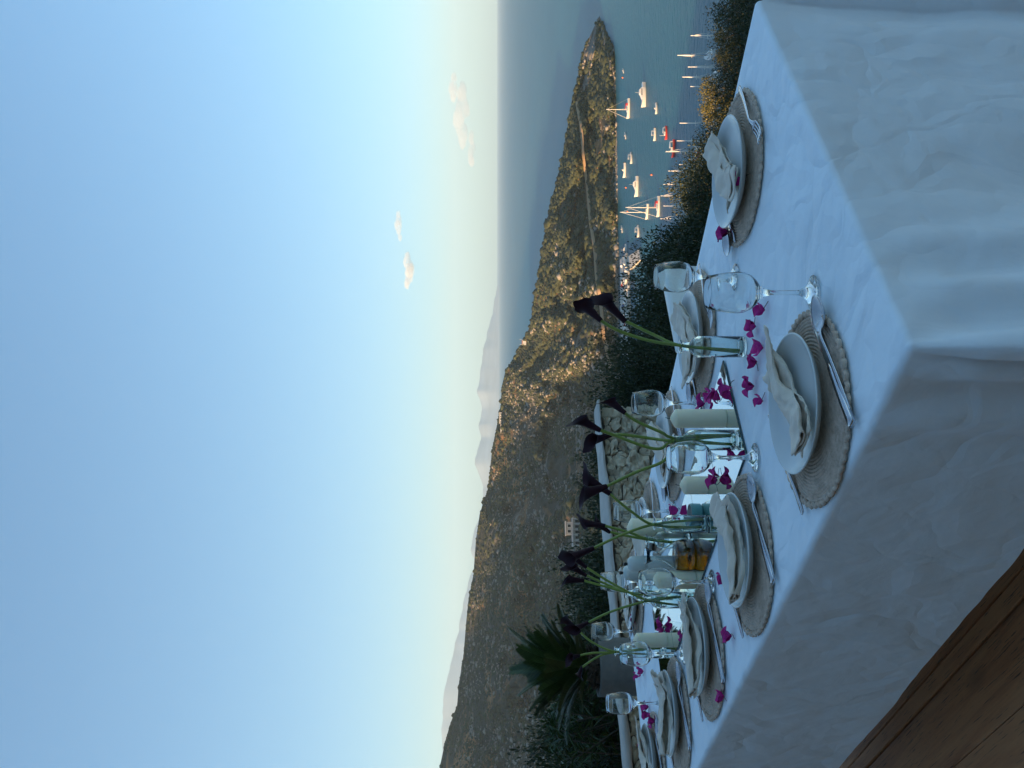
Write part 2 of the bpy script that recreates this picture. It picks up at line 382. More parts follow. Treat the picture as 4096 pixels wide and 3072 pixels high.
BD = [659, 576, 563, 556, 530, 470, 440, 395, 370, 360]
RDP = [(418, 2307), (488, 2318), (597, 2329), (689, 2339), (787, 2350), (890, 2360), (999, 2375), (1123, 2387), (1247, 2402), (1347, 2413), (1422, 2427), (1470, 2438)]
def hill_pt(y, s, noise=True):
    y = np.asarray(y, float); s = np.asarray(s, float)
    vr = np.interp(y, RY, RV); vb = np.interp(y, BY, BV); dr = np.interp(y, RD_Y, RD); db = np.interp(y, BY, BD)
    sc_ = np.clip(s, 0, 1)
    v = vb + (vr - vb) * sc_
    d = db + (dr - db) * sc_ ** 1.2
    wide = np.clip((dr - db) / 250, 0, 1)
    if noise:
        e = np.clip(sc_ * (1 - sc_) * 5, 0, 1)
        rvv = np.interp(y, [p[0] for p in RDP], [p[1] for p in RDP]); near = np.where((y > 380) & (y < 1500), np.clip((np.abs(v - rvv) - 6) / 24, 0, 1), 1.0)
        d = d + wide * e * (44 * fnoise(y / 330, sc_ * 2.2, 0, 5, 3) + near * (20 * fnoise(y / 85, sc_ * 7, 0, 9, 3) + 7 * fnoise(y / 22, sc_ * 24, 0, 19, 2)))
    Yd = (v - CY) / F; X = (3072 - y - CX) / F
    fy = math.cos(TILT) - Yd * math.sin(TILT); fz = -(math.sin(TILT) + Yd * math.cos(TILT))
    P = np.stack([X / fy * d, d, EYE + fz / fy * d], -1)
    b = np.clip(s - 1, 0, None)                                   # the far side of the ridge falls back to the sea
    P[..., 1] += b * 260; P[..., 2] -= b * (P[..., 2] - SEA + 8) * (1.4 - 0.4 * np.clip(b, 0, 1))
    return P
ys = np.concatenate([np.linspace(62, 3100, 620), np.linspace(3110, 4300, 60)])
ss = np.concatenate([np.linspace(0, 1, 90), np.linspace(1.06, 1.0 + 1.0, 14)])
YY, SS = np.meshgrid(ys, ss, indexing='ij')
PV = hill_pt(YY, SS)
PV[:, 0, 2] -= 3.0                                                 # foot of the slope below the water / valley
me = mesh_np('hillside', PV.reshape(-1, 3), grid_faces(len(ys), len(ss)), M['hill'])
rock = np.clip(1 - SS / 0.13, 0, 1) * (YY < 1350) + np.clip((430 - YY) / 250, 0, 1)
a = me.attributes.new('rock', 'FLOAT', 'POINT'); a.data.foreach_set('value', np.clip(rock, 0, 1).ravel().astype(np.float32))
hill = tag(obj('hillside', me), kind='structure')

def scatter(name, n, mat, base, pick, size, squash, lump, parent=None):
    Vb, Fb = base; nv = len(Vb)
    P, S = pick(n); n = len(P)
    yaw = rng.uniform(0, 6.28, n); sz = size(n) * S
    J = 1 + lump * rng.uniform(-1, 1, (n, nv))
    V = Vb[None] * J[..., None]
    c, s_ = np.cos(yaw)[:, None], np.sin(yaw)[:, None]
    ax = rng.uniform(0.75, 1.3, (n, 1))
    X, Y = V[..., 0] * ax, V[..., 1]
    W = np.stack([X * c - Y * s_, X * s_ + Y * c, V[..., 2] * rng.uniform(squash[0], squash[1], (n, 1))], -1) * sz[:, None, None] + P[:, None, :]
    Fc = (Fb[None] + (np.arange(n) * nv)[:, None, None]).reshape(-1, Fb.shape[1])
    return obj(name, mesh_np(name, W.reshape(-1, 3), Fc, mat, smooth=False), parent)
I1 = icos(2); I0 = icos(1)
def off_road(y, s):
    vr = np.interp(y, RY, RV); vb = np.interp(y, BY, BV); v = vb + (vr - vb) * s
    return (np.abs(v - np.interp(y, [p[0] for p in RDP], [p[1] for p in RDP])) > 8) | (y < 380) | (y > 1500)
def pick_bush(n):
    y = rng.uniform(90, 3250, n); s = rng.uniform(0.03, 1.0, n) ** 0.9
    dens = 1.15 * fnoise(y / 170, s * 4, 0, 31, 4) + 0.62 - 0.9 * np.clip((420 - y) / 250, 0, 1)
    k = (dens > rng.uniform(-0.35, 0.5, n)) & off_road(y, s); y, s = y[k], s[k]
    P = hill_pt(y, s); return P, np.where(rng.random(len(P)) < 0.12, 1.7, 1.0)
b = scatter('maquis_bushes', 46000, M['bush_far'], I0, pick_bush, lambda n: rng.gamma(3.2, 0.22, n) + 0.4, (0.6, 0.95), 0.34)
tag(b, 'low dark scrub covering the far hillside above the bay', 'scrub', kind='stuff')
def pick_rock(n):
    y = rng.uniform(80, 3200, n); s = np.where(rng.random(n) < 0.10, rng.uniform(0.0, 0.05, n), rng.uniform(0.02, 0.98, n))
    k = (fnoise(y / 130, s * 5, 0, 77, 4) > 0.05) | ((s < 0.07) & (y < 1400)); k &= off_road(y, s) & ((y > 700) | (rng.random(n) < 0.25)); y, s = y[k], s[k]
    return hill_pt(y, s), np.where(y < 900, 0.6, 1.0)
b = scatter('scattered_rocks', 15000, M['rock_far'], I0, pick_rock, lambda n: rng.gamma(2.4, 0.30, n) + 0.3, (0.5, 0.9), 0.32)
tag(b, 'pale limestone rocks scattered over the far hillside and shore', 'rocks', kind='stuff')
y = np.sort(rng.uniform(150, 3100, 420))
def pick_ridge(n):
    P = hill_pt(y, np.full(len(y), 0.985)); return P, np.ones(len(y))
tag(scatter('ridge_scrub', 0, M['bush_far'], I1, pick_ridge, lambda n: rng.gamma(4, 0.3, n) * np.clip(y / 900, 0.4, 1) + 0.4, (0.7, 1.1), 0.3), 'dark scrub growing along the crest of the far hill', 'scrub', kind='stuff')

# the track cut across the hillside
ry = np.linspace(405, 1475, 110); rv = np.interp(ry, [p[0] for p in RDP], [p[1] for p in RDP]) + 1.5 * np.sin(ry / 37)
def on_hill(y, v):
    vr = np.interp(y, RY, RV); vb = np.interp(y, BY, BV); return hill_pt(y, (v - vb) / (vr - vb))
hw = np.where(ry > 1000, 5.5, 4.0)
V = []
for k, (yy, vv) in enumerate(zip(ry, rv)):
    c = on_hill(yy, vv); n = c - np.array([0, 0, EYE]); n[2] = 0; n /= np.linalg.norm(n)
    a1 = on_hill(yy, vv + hw[k]); a2 = on_hill(yy, vv - hw[k])
    zt = c[2] + 0.4
    V += [c - n * 5.0 + [0, 0, -1.0], c - n * 4.0 + [0, 0, 0.4], c - n * 0.5 + [0, 0, 0.7]]
V = np.array(V); nr = len(ry); Fc = []
for k in range(nr - 1):
    for j in (0, 1): Fc.append((k * 3 + j, k * 3 + j + 1, k * 3 + 4 + j, k * 3 + 3 + j))
tag(obj('hillside_road', mesh_np('hillside_road', V, Fc, M['road'])), kind='structure')

# ------------------------------------------------------------------ near land: terrace knoll falling to the bay, rising behind the camera
az = np.linspace(-math.pi, math.pi, 181); dd = np.concatenate([np.linspace(0.5, 9, 8), np.linspace(10, 60, 26), np.linspace(66, 480, 40)])
V = []
for a_ in az:
    t_ = math.tan(a_) if abs(a_) < 1.3 else 99 * (1 if a_ > 0 else -1)
    yimg = float(np.clip(3072 - (t_ * F + CX), -4000, 5200))
    if abs(a_) < 1.3:
        land = float(np.clip((yimg - 1500) / 800, 0, 1))
        de = 230 * (1 - land) + (np.interp(yimg, BY, BD) * 1.05) * land; ze = -86 * (1 - land) + (hill_pt(max(yimg, 62), 0.02)[2] - 1.0) * land
        de = de / math.cos(a_)
    else:
        back = float(np.clip((abs(a_) - 1.3) / 0.9, 0, 1)); left = a_ < 0
        ze = (-54 if left else -86) * (1 - back) + 22 * back; de = 300
    d0 = 8.5 if a_ < -0.1 else max(4.2, 8.5 - (a_ + 0.1) * 14) if abs(a_) < 1.3 else 8.5
    for d in dd:
        q = float(np.clip((d - d0) / (de - d0), 0, 1))
        z = -0.16
        if d > d0:
            dk, zk = (26.0, -7.5) if (ze < -60 and abs(a_) < 2.2) else (14.0, -2.6) if ze < 0 else (14.0, -0.3)
            if d < dk: z = -0.35 + (zk + 0.35) * (d - d0) / (dk - d0)
            else: z = zk + (ze - zk) * min(1.0, (d - dk) / (de - dk)) ** (0.6 if ze < 0 else 1.2)
            z += 0.4 * float(vnoise(a_ * 40, d / 6.0, 0, 3)) * min(1, (d - d0) / 8)
        if d > de: z = ze - 0.02 * (d - de)
        V.append((math.sin(a_) * d, math.cos(a_) * d, z))
me = mesh_np('ground', np.array(V), grid_faces(len(az), len(dd)), M['hill'])
tag(obj('ground', me), kind='structure')

# unseen ridge added up-sun to cast evening shadow over the left of the hill
q = np.linspace(-100, 1700, 70); tcol = np.linspace(-1, 1, 9)
Hq = np.interp(q, [-100, 0, 300, 479, 700, 951, 1150, 1700], [4, 20, 50, 76, 112, 152, 182, 200]) + 9 * fnoise(q / 120, 0.3, 0, 4, 3)
V = [(-0.39 * a_ - 0.92 * (700 + 300 * b_), 0.92 * a_ - 0.39 * (700 + 300 * b_), (h_ + 60) * (1 - abs(b_)) ** 0.9 - 60 - 4 * abs(b_)) for a_, h_ in zip(q, Hq) for b_ in tcol]
tag(obj('hillside_shadow_ridge', mesh_np('hillside_shadow_ridge', np.array(V), grid_faces(len(q), len(tcol)), M['hill'])), kind='structure')

# ------------------------------------------------------------------ sea, far mountains, clouds, haze
V, Fc = box(-15000, 15000, -600, 24000, SEA - 1, SEA)
V = np.array([(-15000, -600, SEA), (15000, -600, SEA), (15000, 24000, SEA), (-15000, 24000, SEA)], float)
tag(obj('sea', mesh_np('sea', V, [(0, 1, 2, 3)], M['sea'], smooth=False)), kind='structure')
MP = [(1100, 1997), (1180, 1985), (1272, 1965), (1397, 1930), (1471, 1925), (1571, 1909), (1634, 1931), (1699, 1916), (1749, 1924), (1798, 1909), (1858, 1901), (1898, 1919), (1947, 1936), (2022, 1929), (2121, 1899), (2196, 1884), (2261, 1899), (2297, 1884), (2371, 1864), (2545, 1829), (2645, 1804), (2744, 1780), (2844, 1772), (2993, 1767), (3200, 1770), (3600, 1800), (4200, 1850)]
my = np.linspace(1100, 4200, 300); mv = np.interp(my, [p[0] for p in MP], [p[1] for p in MP]); mv = mv + 3 * fnoise(my / 40, 0.0, 0, 8, 3)
V = []
for yy, vv in zip(my, mv):
    ridge = px(vv, yy, 16000); 
    for k, f_ in enumerate((0, 0.35, 0.7, 1.0, 1.3)):
        b_ = ridge.copy(); b_[1] = 14000 + 2000 * f_ if f_ <= 1 else 16000 + 1500 * (f_ - 1) / 0.3
        zz = SEA - 5 + (ridge[2] - SEA + 5) * (f_ ** 1.3 if f_ <= 1 else 0)
        V.append((ridge[0] * (b_[1] / 16000 if f_ <= 1 else 1.0), b_[1], zz))
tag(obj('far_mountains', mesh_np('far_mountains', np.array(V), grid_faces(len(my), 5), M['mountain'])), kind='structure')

t = MT('cloud_vapour'); t.t.nodes.remove(t.b); pv = t.n('ShaderNodeVolumePrincipled'); pv.inputs['Color'].default_value = (0.95, 0.93, 0.90, 1); pv.inputs['Density'].default_value = 0.0042; pv.inputs['Anisotropy'].default_value = 0.0
t.l(pv.outputs[0], t.o.inputs['Volume']); M['cloud'] = t.m
def cloud(x, y, wx, wy, n, label):
    """x, y: photo position of the middle; wx (height) and wy (length) in photo pixels"""
    D = 27000; c = px(x, y, D); k = D / F; parts = []
    for i in range(n):
        f_ = -1 + 2 * i / (n - 1); r_ = k * wx * random.uniform(0.30, 0.5) * (1 - 0.5 * abs(f_)) + k * wy / n * 0.45
        v_ = I1[0] * (1 + 0.22 * rng.uniform(-1, 1, (len(I1[0]), 1))) * r_ * np.array([1.5, 1, 0.8]) + np.array([f_ * wy * 0.5 * k, random.uniform(-300, 300), random.uniform(-0.3, 0.4) * wx * k * (1 - abs(f_))])
        parts.append((v_, I1[1].tolist()))
    V, Fc = join(parts); tag(obj('cloud', mesh_np('cloud', V, Fc, M['cloud']), loc=tuple(c)), label, 'cloud', 'small evening clouds low over the sea')
cloud(1630, 1085, 45, 110, 7, 'bright small puff cloud hanging alone high above the sea haze')
cloud(1597, 905, 26, 80, 5, 'faint wisp of cloud beside the bright lone puff')
cloud(1850, 455, 52, 230, 11, 'long heap of cream clouds low over the sea horizon')
cloud(1888, 600, 30, 110, 6, 'trailing low end of the cream cloud heap')
cloud(1815, 350, 34, 90, 6, 'thin cloud at the outer end of the cream cloud heap')

HAZE = 6.0e-5
V, Fc = box(-14500, 14500, -550, 23500, SEA - 30, 1060)
t = MT('evening_haze'); t.t.nodes.remove(t.b); pv = t.n('ShaderNodeVolumePrincipled'); pv.inputs['Color'].default_value = (0.66, 0.87, 1.0, 1); pv.inputs['Density'].default_value = HAZE; pv.inputs['Anisotropy'].default_value = 0.0
t.l(pv.outputs[0], t.o.inputs['Volume'])
tag(obj('haze', mesh_np('haze', V, Fc, t.m, smooth=False)), kind='stuff')

# ------------------------------------------------------------------ terrace: deck of old boards
LEN, WID = 2.63, 1.085
deck = tag(obj('deck', None), kind='structure')
deck.location = tuple(TL(0, 0, 0)); deck.rotation_euler = (0, 0, math.atan2(TLv[1], TLv[0]) - math.pi / 2)   # local Y -> L, local X -> S... (right of L)
xs = -3.4; k = 0
widths = [0.30, 0.06, 0.26, 0.20, 0.055, 0.24, 0.28]
notch = None
while xs < 2.0:
    wd = widths[k % len(widths)]
    n_ = 60
    y0 = -3.0 - 0.4 * (k % 3); cuts = [y0, y0 + 3.6 + 0.5 * (k % 2), 7.6]
    for a_, b_ in zip(cuts, cuts[1:]):
        V, Fc = bevel_box(xs + 0.002, xs + wd - 0.002, a_ + 0.002, b_ - 0.002, -0.04, 0.0 - 0.002 * (k % 3), 0.003, 1)
        obj('plank', mesh_np('plank', V, Fc, M['wood'], smooth=False), deck)
    xs += wd; k += 1

# ------------------------------------------------------------------ table and its cloth
tb = thing('dining_table', 'long dining table hidden under the white cloth', 'table', TL(LEN / 2, WID / 2, 0), math.atan2(TLv[1], TLv[0]))
obj('table_top', mesh_np('table_top', *bevel_box(-LEN / 2 + .02, LEN / 2 - .02, -WID / 2 + .02, WID / 2 - .02, 0.705, 0.738, 0.005), M['dark_wood']), tb)
for sx in (-1, 1):
    for sy in (-1, 1):
        obj('leg', mesh_np('leg', *bevel_box(sx * (LEN / 2 - .16) - .035, sx * (LEN / 2 - .16) + .035, sy * (WID / 2 - .14) - .035, sy * (WID / 2 - .14) + .035, 0.0, 0.705, 0.004), M['dark_wood']), tb)
def make_cloth():
    ins = 0.012
    nl, ns = 176, 74
    gl = np.linspace(ins, LEN - ins, nl); gs = np.linspace(ins, WID - ins, ns)
    A, B = np.meshgrid(gl, gs, indexing='ij')
    edge = np.minimum.reduce([A, B, LEN - A, WID - B]); e = np.clip(edge / 0.08, 0, 1)
    Z = TOP + e * (0.0010 * fnoise(A * 5, B * 9, 0, 3, 3) - 0.0012)
    V = [TL(a_, b_, z_) for a_, b_, z_ in zip(A.ravel(), B.ravel(), Z.ravel())]
    Fc = grid_faces(nl, ns).tolist()
    per = []                                              # (l, s, nl, ns, perimeter coordinate, side)
    for i in range(nl): per.append((gl[i], ins, 0, -1))
    for k in range(1, 12): a_ = k / 12 * math.pi / 2; per.append((LEN - ins, ins, math.sin(a_), -math.cos(a_)))
    for i in range(ns): per.append((LEN - ins, gs[i], 1, 0))
    for k in range(1, 12): a_ = k / 12 * math.pi / 2; per.append((LEN - ins, WID - ins, math.cos(a_), math.sin(a_)))
    for i in range(nl): per.append((gl[nl - 1 - i], WID - ins, 0, 1))
    for k in range(1, 12): a_ = k / 12 * math.pi / 2; per.append((ins, WID - ins, -math.sin(a_), math.cos(a_)))
    for i in range(ns): per.append((ins, gs[ns - 1 - i], -1, 0))
    for k in range(1, 12): a_ = k / 12 * math.pi / 2; per.append((ins, ins, -math.cos(a_), -math.sin(a_)))
    n = len(per); base = len(V)
    rows = 46
    pc = 0.0; last = None
    for q in range(n):
        l_, s_, a_, b_ = per[q]
        if last is not None: pc += max(math.hypot(l_ - last[0], s_ - last[1]), 0.004)
        last = (l_, s_)
        short = max(0.0, -a_) ** 1.2                      # towards the short end by the corner
        diag = min(abs(a_), abs(b_)) * 1.414              # 1 right at a corner
        drop = 0.40 + 0.29 * short
        near_c = math.exp(-((l_) ** 2 + (s_) ** 2) / 0.05)
        for r in range(rows):
            if r < 6:
                th = (r / 5) * math.pi / 2; o = ins * math.sin(th); z = TOP - ins * (1 - math.cos(th))
            else:
                f_ = (r - 5) / (rows - 6); h = f_ * (drop - ins); z = TOP - ins - h
                g = h / 0.4
                wv = 0.004 * math.sin(pc * 23 + 1.5 * math.sin(pc * 5)) + 0.007 * math.sin(pc * 9.5 + 0.7) + 0.008 * math.sin(pc * 4.1 + 2.0)
                wv *= 0.20 + 2.4 * short
                o = ins + 0.006 * g + wv * min(1, g * 1.1) + 0.004 * min(1, g * 4) * float(fnoise(pc * 7, h * 6, 0, 12, 3))
                o += diag * 0.085 * g ** 0.8
                # hanging fold beside the near corner
                if near_c > 0.02 or diag > 0:
                    cl = l_ - s_ if diag < 0.01 else 0
                    o += near_c * min(1, h / 0.09) * 0.020 * math.sin(cl * 52 + 0.4)
            V.append(TL(l_ + a_ * o, s_ + b_ * o, z))
    for q in range(n):
        q2 = (q + 1) % n
        for r in range(rows - 1):
            Fc.append((base + q * rows + r, base + q * rows + r + 1, base + q2 * rows + r + 1, base + q2 * rows + r))
    me = mesh_np('tablecloth', np.array(V), Fc, M['cloth'])
    bm = bmesh.new(); bm.from_mesh(me); bmesh.ops.remove_doubles(bm, verts=bm.verts, dist=0.0004)
    bmesh.ops.recalc_face_normals(bm, faces=bm.faces); bm.to_mesh(me); bm.free()
    for p in me.polygons: p.use_smooth = True
    return me
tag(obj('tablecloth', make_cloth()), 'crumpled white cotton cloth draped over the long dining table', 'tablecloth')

# ------------------------------------------------------------------ mirror tiles down the middle
MS0, MS1 = 0.368, 0.662
seams = [0.722, 0.983, 1.243, 1.510, 1.776, 2.045]
SEAMTXT = ['first mirror tile of the runner, beside the bottle standing off it', 'second mirror tile of the runner, under the short candle', 'third mirror tile of the runner, in front of the white mills', 'fourth mirror tile of the runner, between oil flask and last candle', 'fifth and last mirror tile of the runner, at its far end']
for k in range(5):
    a_, b_ = seams[k] + 0.0008, seams[k + 1] - 0.0008
    c = TL((a_ + b_) / 2, (MS0 + MS1) / 2, TOP + 0.0015)
    o = thing('mirror_tile', SEAMTXT[k], 'mirror', c, math.atan2(TLv[1], TLv[0]), 'mirror tiles along the table')
    hx, hy = (b_ - a_) / 2, (MS1 - MS0) / 2
    V, Fc = box(-hx, hx, -hy, hy, 0.0, 0.0035); obj('tile_edge', mesh_np('tile_edge', V, Fc, M['mirror_edge'], smooth=False), o)
    V = np.array([(-hx + .0006, -hy + .0006, 0.0040), (hx - .0006, -hy + .0006, 0.0040), (hx - .0006, hy - .0006, 0.0040), (-hx + .0006, hy - .0006, 0.0040)])
    obj('mirror_face', mesh_np('mirror_face', V, [(0, 1, 2, 3)], M['mirror'], smooth=False), o)
MZ = TOP + 0.0057

# ------------------------------------------------------------------ place settings
def mat_mesh():
    prof = [(0, 0.0052)]; r = 0.004
    while r < 0.166:
        prof += [(r, 0.0056), (r + 0.0022, 0.0072), (r + 0.0044, 0.0056), (r + 0.0055, 0.0042)]; r += 0.0066
    prof += [(0.172, 0.003), (0.172, 0.0005), (0, 0.0005)]
    V, Fc = lathe(prof, 72)
    a_ = np.arctan2(V[:, 1], V[:, 0]); rr = np.hypot(V[:, 0], V[:, 1]); tw = 1 + 0.014 * vnoise(np.cos(a_) * 2.2, np.sin(a_) * 2.2, rr * 20, 5)
    V[:, 0] *= tw; V[:, 1] *= tw
    return V, Fc
def braid_mesh():
    parts = []; n = 54; Vb, Fb = icos(2)
    for k in range(n):
        a_ = 2 * math.pi * k / n
        for j, (off, dr, sc_) in enumerate(((0.55, 0.000, (0.0052, 0.0115, 0.0042)), (-0.55, 0.0015, (0.0050, 0.0110, 0.0040)))):
            q = Vb * np.array(sc_); c, s_ = math.cos(off), math.sin(off)
            q = np.stack([q[:, 0] * c - q[:, 1] * s_, q[:, 0] * s_ + q[:, 1] * c, q[:, 2]], 1)
            q[:, 0] += 0.1735 + dr + random.uniform(-.0015, .0015); q[:, 2] += 0.0046 + 0.0012 * j
            aa = a_ + j * math.pi / n; c, s_ = math.cos(aa), math.sin(aa)
            parts.append((np.stack([q[:, 0] * c - q[:, 1] * s_, q[:, 0] * s_ + q[:, 1] * c, q[:, 2]], 1), Fb.tolist()))
    return join(parts)
ME = {}
ME['weave'] = mesh_np('weave', *mat_mesh(), M['rush']); ME['braid'] = mesh_np('braid', *braid_mesh(), M['rush'])
ME['plate'] = mesh_np('dinner_plate', *lathe([(0, 0.003), (0.055, 0.003), (0.06, 0.0), (0.066, 0.0), (0.07, 0.004), (0.10, 0.010), (0.122, 0.0185), (0.1345, 0.0285), (0.1372, 0.0305), (0.1378, 0.0322), (0.1362, 0.0336), (0.1335, 0.0325), (0.120, 0.0235), (0.10, 0.0165), (0.08, 0.0135), (0.05, 0.0125), (0, 0.0125)], 72), M['plate'])
def napkin_mesh(seed, flip=1.0, bend=0.0):
    """linen square loosely gathered: three stacked folds, looped at one end, frayed and splayed at the other"""
    rs = random.Random(seed); nt_, nj = 64, 72
    ctrl = np.array([(-0.46, 0.0), (-0.05, -0.02), (0.36, 0.02), (0.50, 0.14), (0.44, 0.30), (0.10, 0.34), (-0.30, 0.34), (-0.50, 0.46), (-0.46, 0.64), (-0.16, 0.74), (0.16, 0.70), (0.40, 0.74), (0.44, 0.90), (0.22, 1.0), (-0.12, 0.98), (-0.34, 0.86)])
    path = smooth_path(np.c_[ctrl, np.zeros(len(ctrl))], nj)[:, :2]; ph = rs.uniform(0, 6); ph2 = rs.uniform(0, 6)
    T_, J_ = np.meshgrid(np.linspace(0, 1, nt_), np.linspace(0, 1, nj), indexing='ij')
    a_, h_ = path[:, 0][None, :], path[:, 1][None, :]
    W_ = 0.074 + 0.010 * np.sin(T_ * 5 + ph) + 0.075 * np.clip(T_ - 0.66, 0, 1) - 0.10 * np.clip(0.16 - T_, 0, 1) ** 1.0
    H_ = (0.031 + 0.006 * np.sin(T_ * 4.4 + ph2)) * (1 - 0.68 * np.clip((T_ - 0.55) / 0.4, 0, 1) ** 1.3)
    H_ = H_ * np.clip(0.55 + T_ / 0.2 * 0.45, 0, 1)
    Y = (T_ - 0.53) * 0.238 + np.clip(T_ - 0.74, 0, 1) * (0.10 * np.sin(J_ * 8 + ph) + 0.03 * np.sin(J_ * 27 + ph2)) + np.clip(T_ - 0.965, 0, 1) * 0.12 * rng.uniform(-1, 1, T_.shape)
    cxs = 0.014 * np.sin(T_ * 4.2 + ph) * flip + bend * (T_ - 0.5); tw = (T_ - 0.4) * 0.55 * flip
    x_ = a_ * W_ ; z_ = h_ * H_
    splay = np.clip(T_ - 0.72, 0, 1) * 0.16 * (h_ - 0.4) * flip
    X = x_ * np.cos(tw) + cxs + splay; Z = z_ + np.sin(tw) * x_ * 0.45
    fold = 0.0018 * np.sin(J_ * 30 + 5 * T_ + ph) * np.sin(T_ * 3.0 + ph2) + 0.0060 * fnoise(T_ * 4, J_ * 9, seed, seed, 3) + 0.0024 * fnoise(T_ * 10, J_ * 16, seed, seed + 4, 2)
    X = X + 0.006 * fnoise(T_ * 4, J_ * 6, seed, seed + 9, 3)
    zb = 0.0150 + np.where(T_ < 0.5, 0.020, 0.021) * np.clip(np.abs(2 * T_ - 1) / 0.95, 0, 1) ** 2.6 - 0.05 * np.clip(T_ - 0.95, 0, 1)
    Z = zb + np.maximum(Z + fold + 0.004, 0.0006 + 0.0016 * J_ * 10)
    return mesh_np('napkin', np.stack([X, Y, Z], -1).reshape(-1, 3), grid_faces(nt_, nj), M['linen'])
ME['napkin'] = [napkin_mesh(s_, f_, b_) for s_, f_, b_ in ((3, 1, 0.01), (11, -1, -0.02), (23, 1, 0.03), (37, -1, 0.0))]
def spoon_mesh():
    parts = []; n, m_ = 9, 16; V = []
    for i in range(n):
        for k in range(m_):
            r_ = i / (n - 1); a_ = 2 * math.pi * k / m_
            wdt = 0.0205 * (1 - 0.12 * math.sin(a_)); V.append((wdt * r_ * math.cos(a_), 0.077 + 0.0325 * r_ * math.sin(a_), 0.0095 * (r_ ** 2 - 1) + 0.0102))
    Fc = [(i * m_ + k, i * m_ + (k + 1) % m_, (i + 1) * m_ + (k + 1) % m_, (i + 1) * m_ + k) for i in range(n - 1) for k in range(m_)]
    V = np.array(V); V2 = V - [0, 0, 0.0013]; nV = len(V)
    F2 = Fc + [tuple(q + nV for q in reversed(f)) for f in Fc] + [((n - 1) * m_ + k, (n - 1) * m_ + (k + 1) % m_, nV + (n - 1) * m_ + (k + 1) % m_, nV + (n - 1) * m_ + k) for k in range(m_)]
    parts.append((np.r_[V, V2], F2))
    P = smooth_path([(0, 0.050, 0.0098), (0, 0.035, 0.0135), (0, 0.0, 0.0095), (0, -0.06, 0.0045), (0, -0.105, 0.0028)], 18)
    parts.append(strip(P, np.interp(np.linspace(0, 1, 18), [0, .15, .4, .9, 1], [0.009, 0.0055, 0.006, 0.0115, 0.009]), 0.0028)); return join(parts)
def fork_mesh():
    P = smooth_path([(0, 0.058, 0.008), (0, 0.035, 0.0125), (0, 0.0, 0.0095), (0, -0.06, 0.0045), (0, -0.105, 0.0028)], 16)
    parts = [strip(P, np.interp(np.linspace(0, 1, 16), [0, .12, .25, .9, 1], [0.024, 0.014, 0.006, 0.0115, 0.009]), 0.0026)]
    for k in range(4):
        x_ = (k - 1.5) * 0.0062; P = smooth_path([(x_, 0.055, 0.008), (x_, 0.080, 0.0055), (x_ * 0.95, 0.108, 0.0095)], 8)
        parts.append(strip(P, np.linspace(0.0038, 0.002, 8), 0.0022))
    return join(parts)
def knife_mesh():
    b_ = np.array([(0, 0.0, 0.003), (0, 0.04, 0.003), (0, 0.08, 0.003), (0, 0.105, 0.003), (0, 0.122, 0.003)]); parts = [strip(b_, [0.014, 0.017, 0.018, 0.014, 0.002], [0.0022, 0.002, 0.0018, 0.0015, 0.001])]
    parts.append(strip(smooth_path([(0, 0.004, 0.0035), (0, -0.06, 0.0045), (0, -0.11, 0.0045)], 8), np.linspace(0.011, 0.015, 8), 0.0062)); return join(parts)
def scaled(g, k): return np.asarray(g[0]) * np.array([k * 1.08, k, k]), g[1]
ME['spoon'] = mesh_np('spoon', *scaled(spoon_mesh(), 1.17), M['steel']); ME['fork'] = mesh_np('fork', *scaled(fork_mesh(), 1.17), M['steel']); ME['knife'] = mesh_np('knife', *scaled(knife_mesh(), 1.17), M['steel'])
ORD = ['first', 'second', 'third', 'fourth', 'fifth']
def setting(l_, s_, side, i):
    """side 0: deck side (diner sits at s < 0), 1: sea side"""
    rz = TABLE_ROT if side == 0 else TABLE_ROT + math.pi
    where = f"{ORD[i]} from the bare table end on the {'deck' if side == 0 else 'sea'} side"
    c = TL(l_, s_, TOP + 0.0006)
    ca, sa = math.cos(rz), math.sin(rz)
    def at(x_, y_, z_): return (c[0] + x_ * ca - y_ * sa, c[1] + x_ * sa + y_ * ca, c[2] + z_)
    rj = random.Random(i * 7 + side * 31 + 1)
    mt_ = thing('placemat', f'round woven placemat, {where}', 'placemat', c, rz + rj.uniform(0, 6), 'woven placemats')
    obj('weave', ME['weave'], mt_); obj('braided_edge', ME['braid'], mt_)
    py = 0.012
    o = obj('dinner_plate', ME['plate'], None, at(0.0, py, 0.0066), (0, 0, rz)); o.scale = (0.94, 0.94, 0.94); tag(o, f'pale grey dinner plate, {where}', 'plate', 'dinner plates')
    k = [0, 1, 2, 3, 0][i] if side == 0 else [1, 0, 3, 2, 1][i]
    o = obj('napkin', ME['napkin'][k], None, at(rj.uniform(-.012, .012), py + 0.004, 0.0066), (0, 0, rz + rj.uniform(-.22, .22) + (0.0 if side == 0 else 0.15)))
    md = o.modifiers.new('thickness', 'SOLIDIFY'); md.thickness = 0.0016
    tag(o, f'folded beige linen napkin on plate, {where}', 'napkin', 'linen napkins')
    a_ = rj.uniform(-.05, .05)
    tag(obj('spoon', ME['spoon'], None, at(0.153, -0.012 + rj.uniform(-.01, .01), 0.0068), (0, 0, rz - 0.10 + a_)), f'steel spoon on woven placemat, {where}', 'spoon', 'steel spoons')
    tag(obj('knife', ME['knife'], None, at(0.132 + 0.006 * a_, -0.022, 0.0068), (0, 0, rz + 0.06 + a_ * .5)), f'steel knife tucked beside the plate, {where}', 'knife', 'steel knives')
    tag(obj('fork', ME['fork'], None, at(-0.150, -0.005 + rj.uniform(-.01, .01), 0.0066), (0, 0, rz + 0.04 + a_)), f'steel fork left of the plate, {where}', 'fork', 'steel forks')
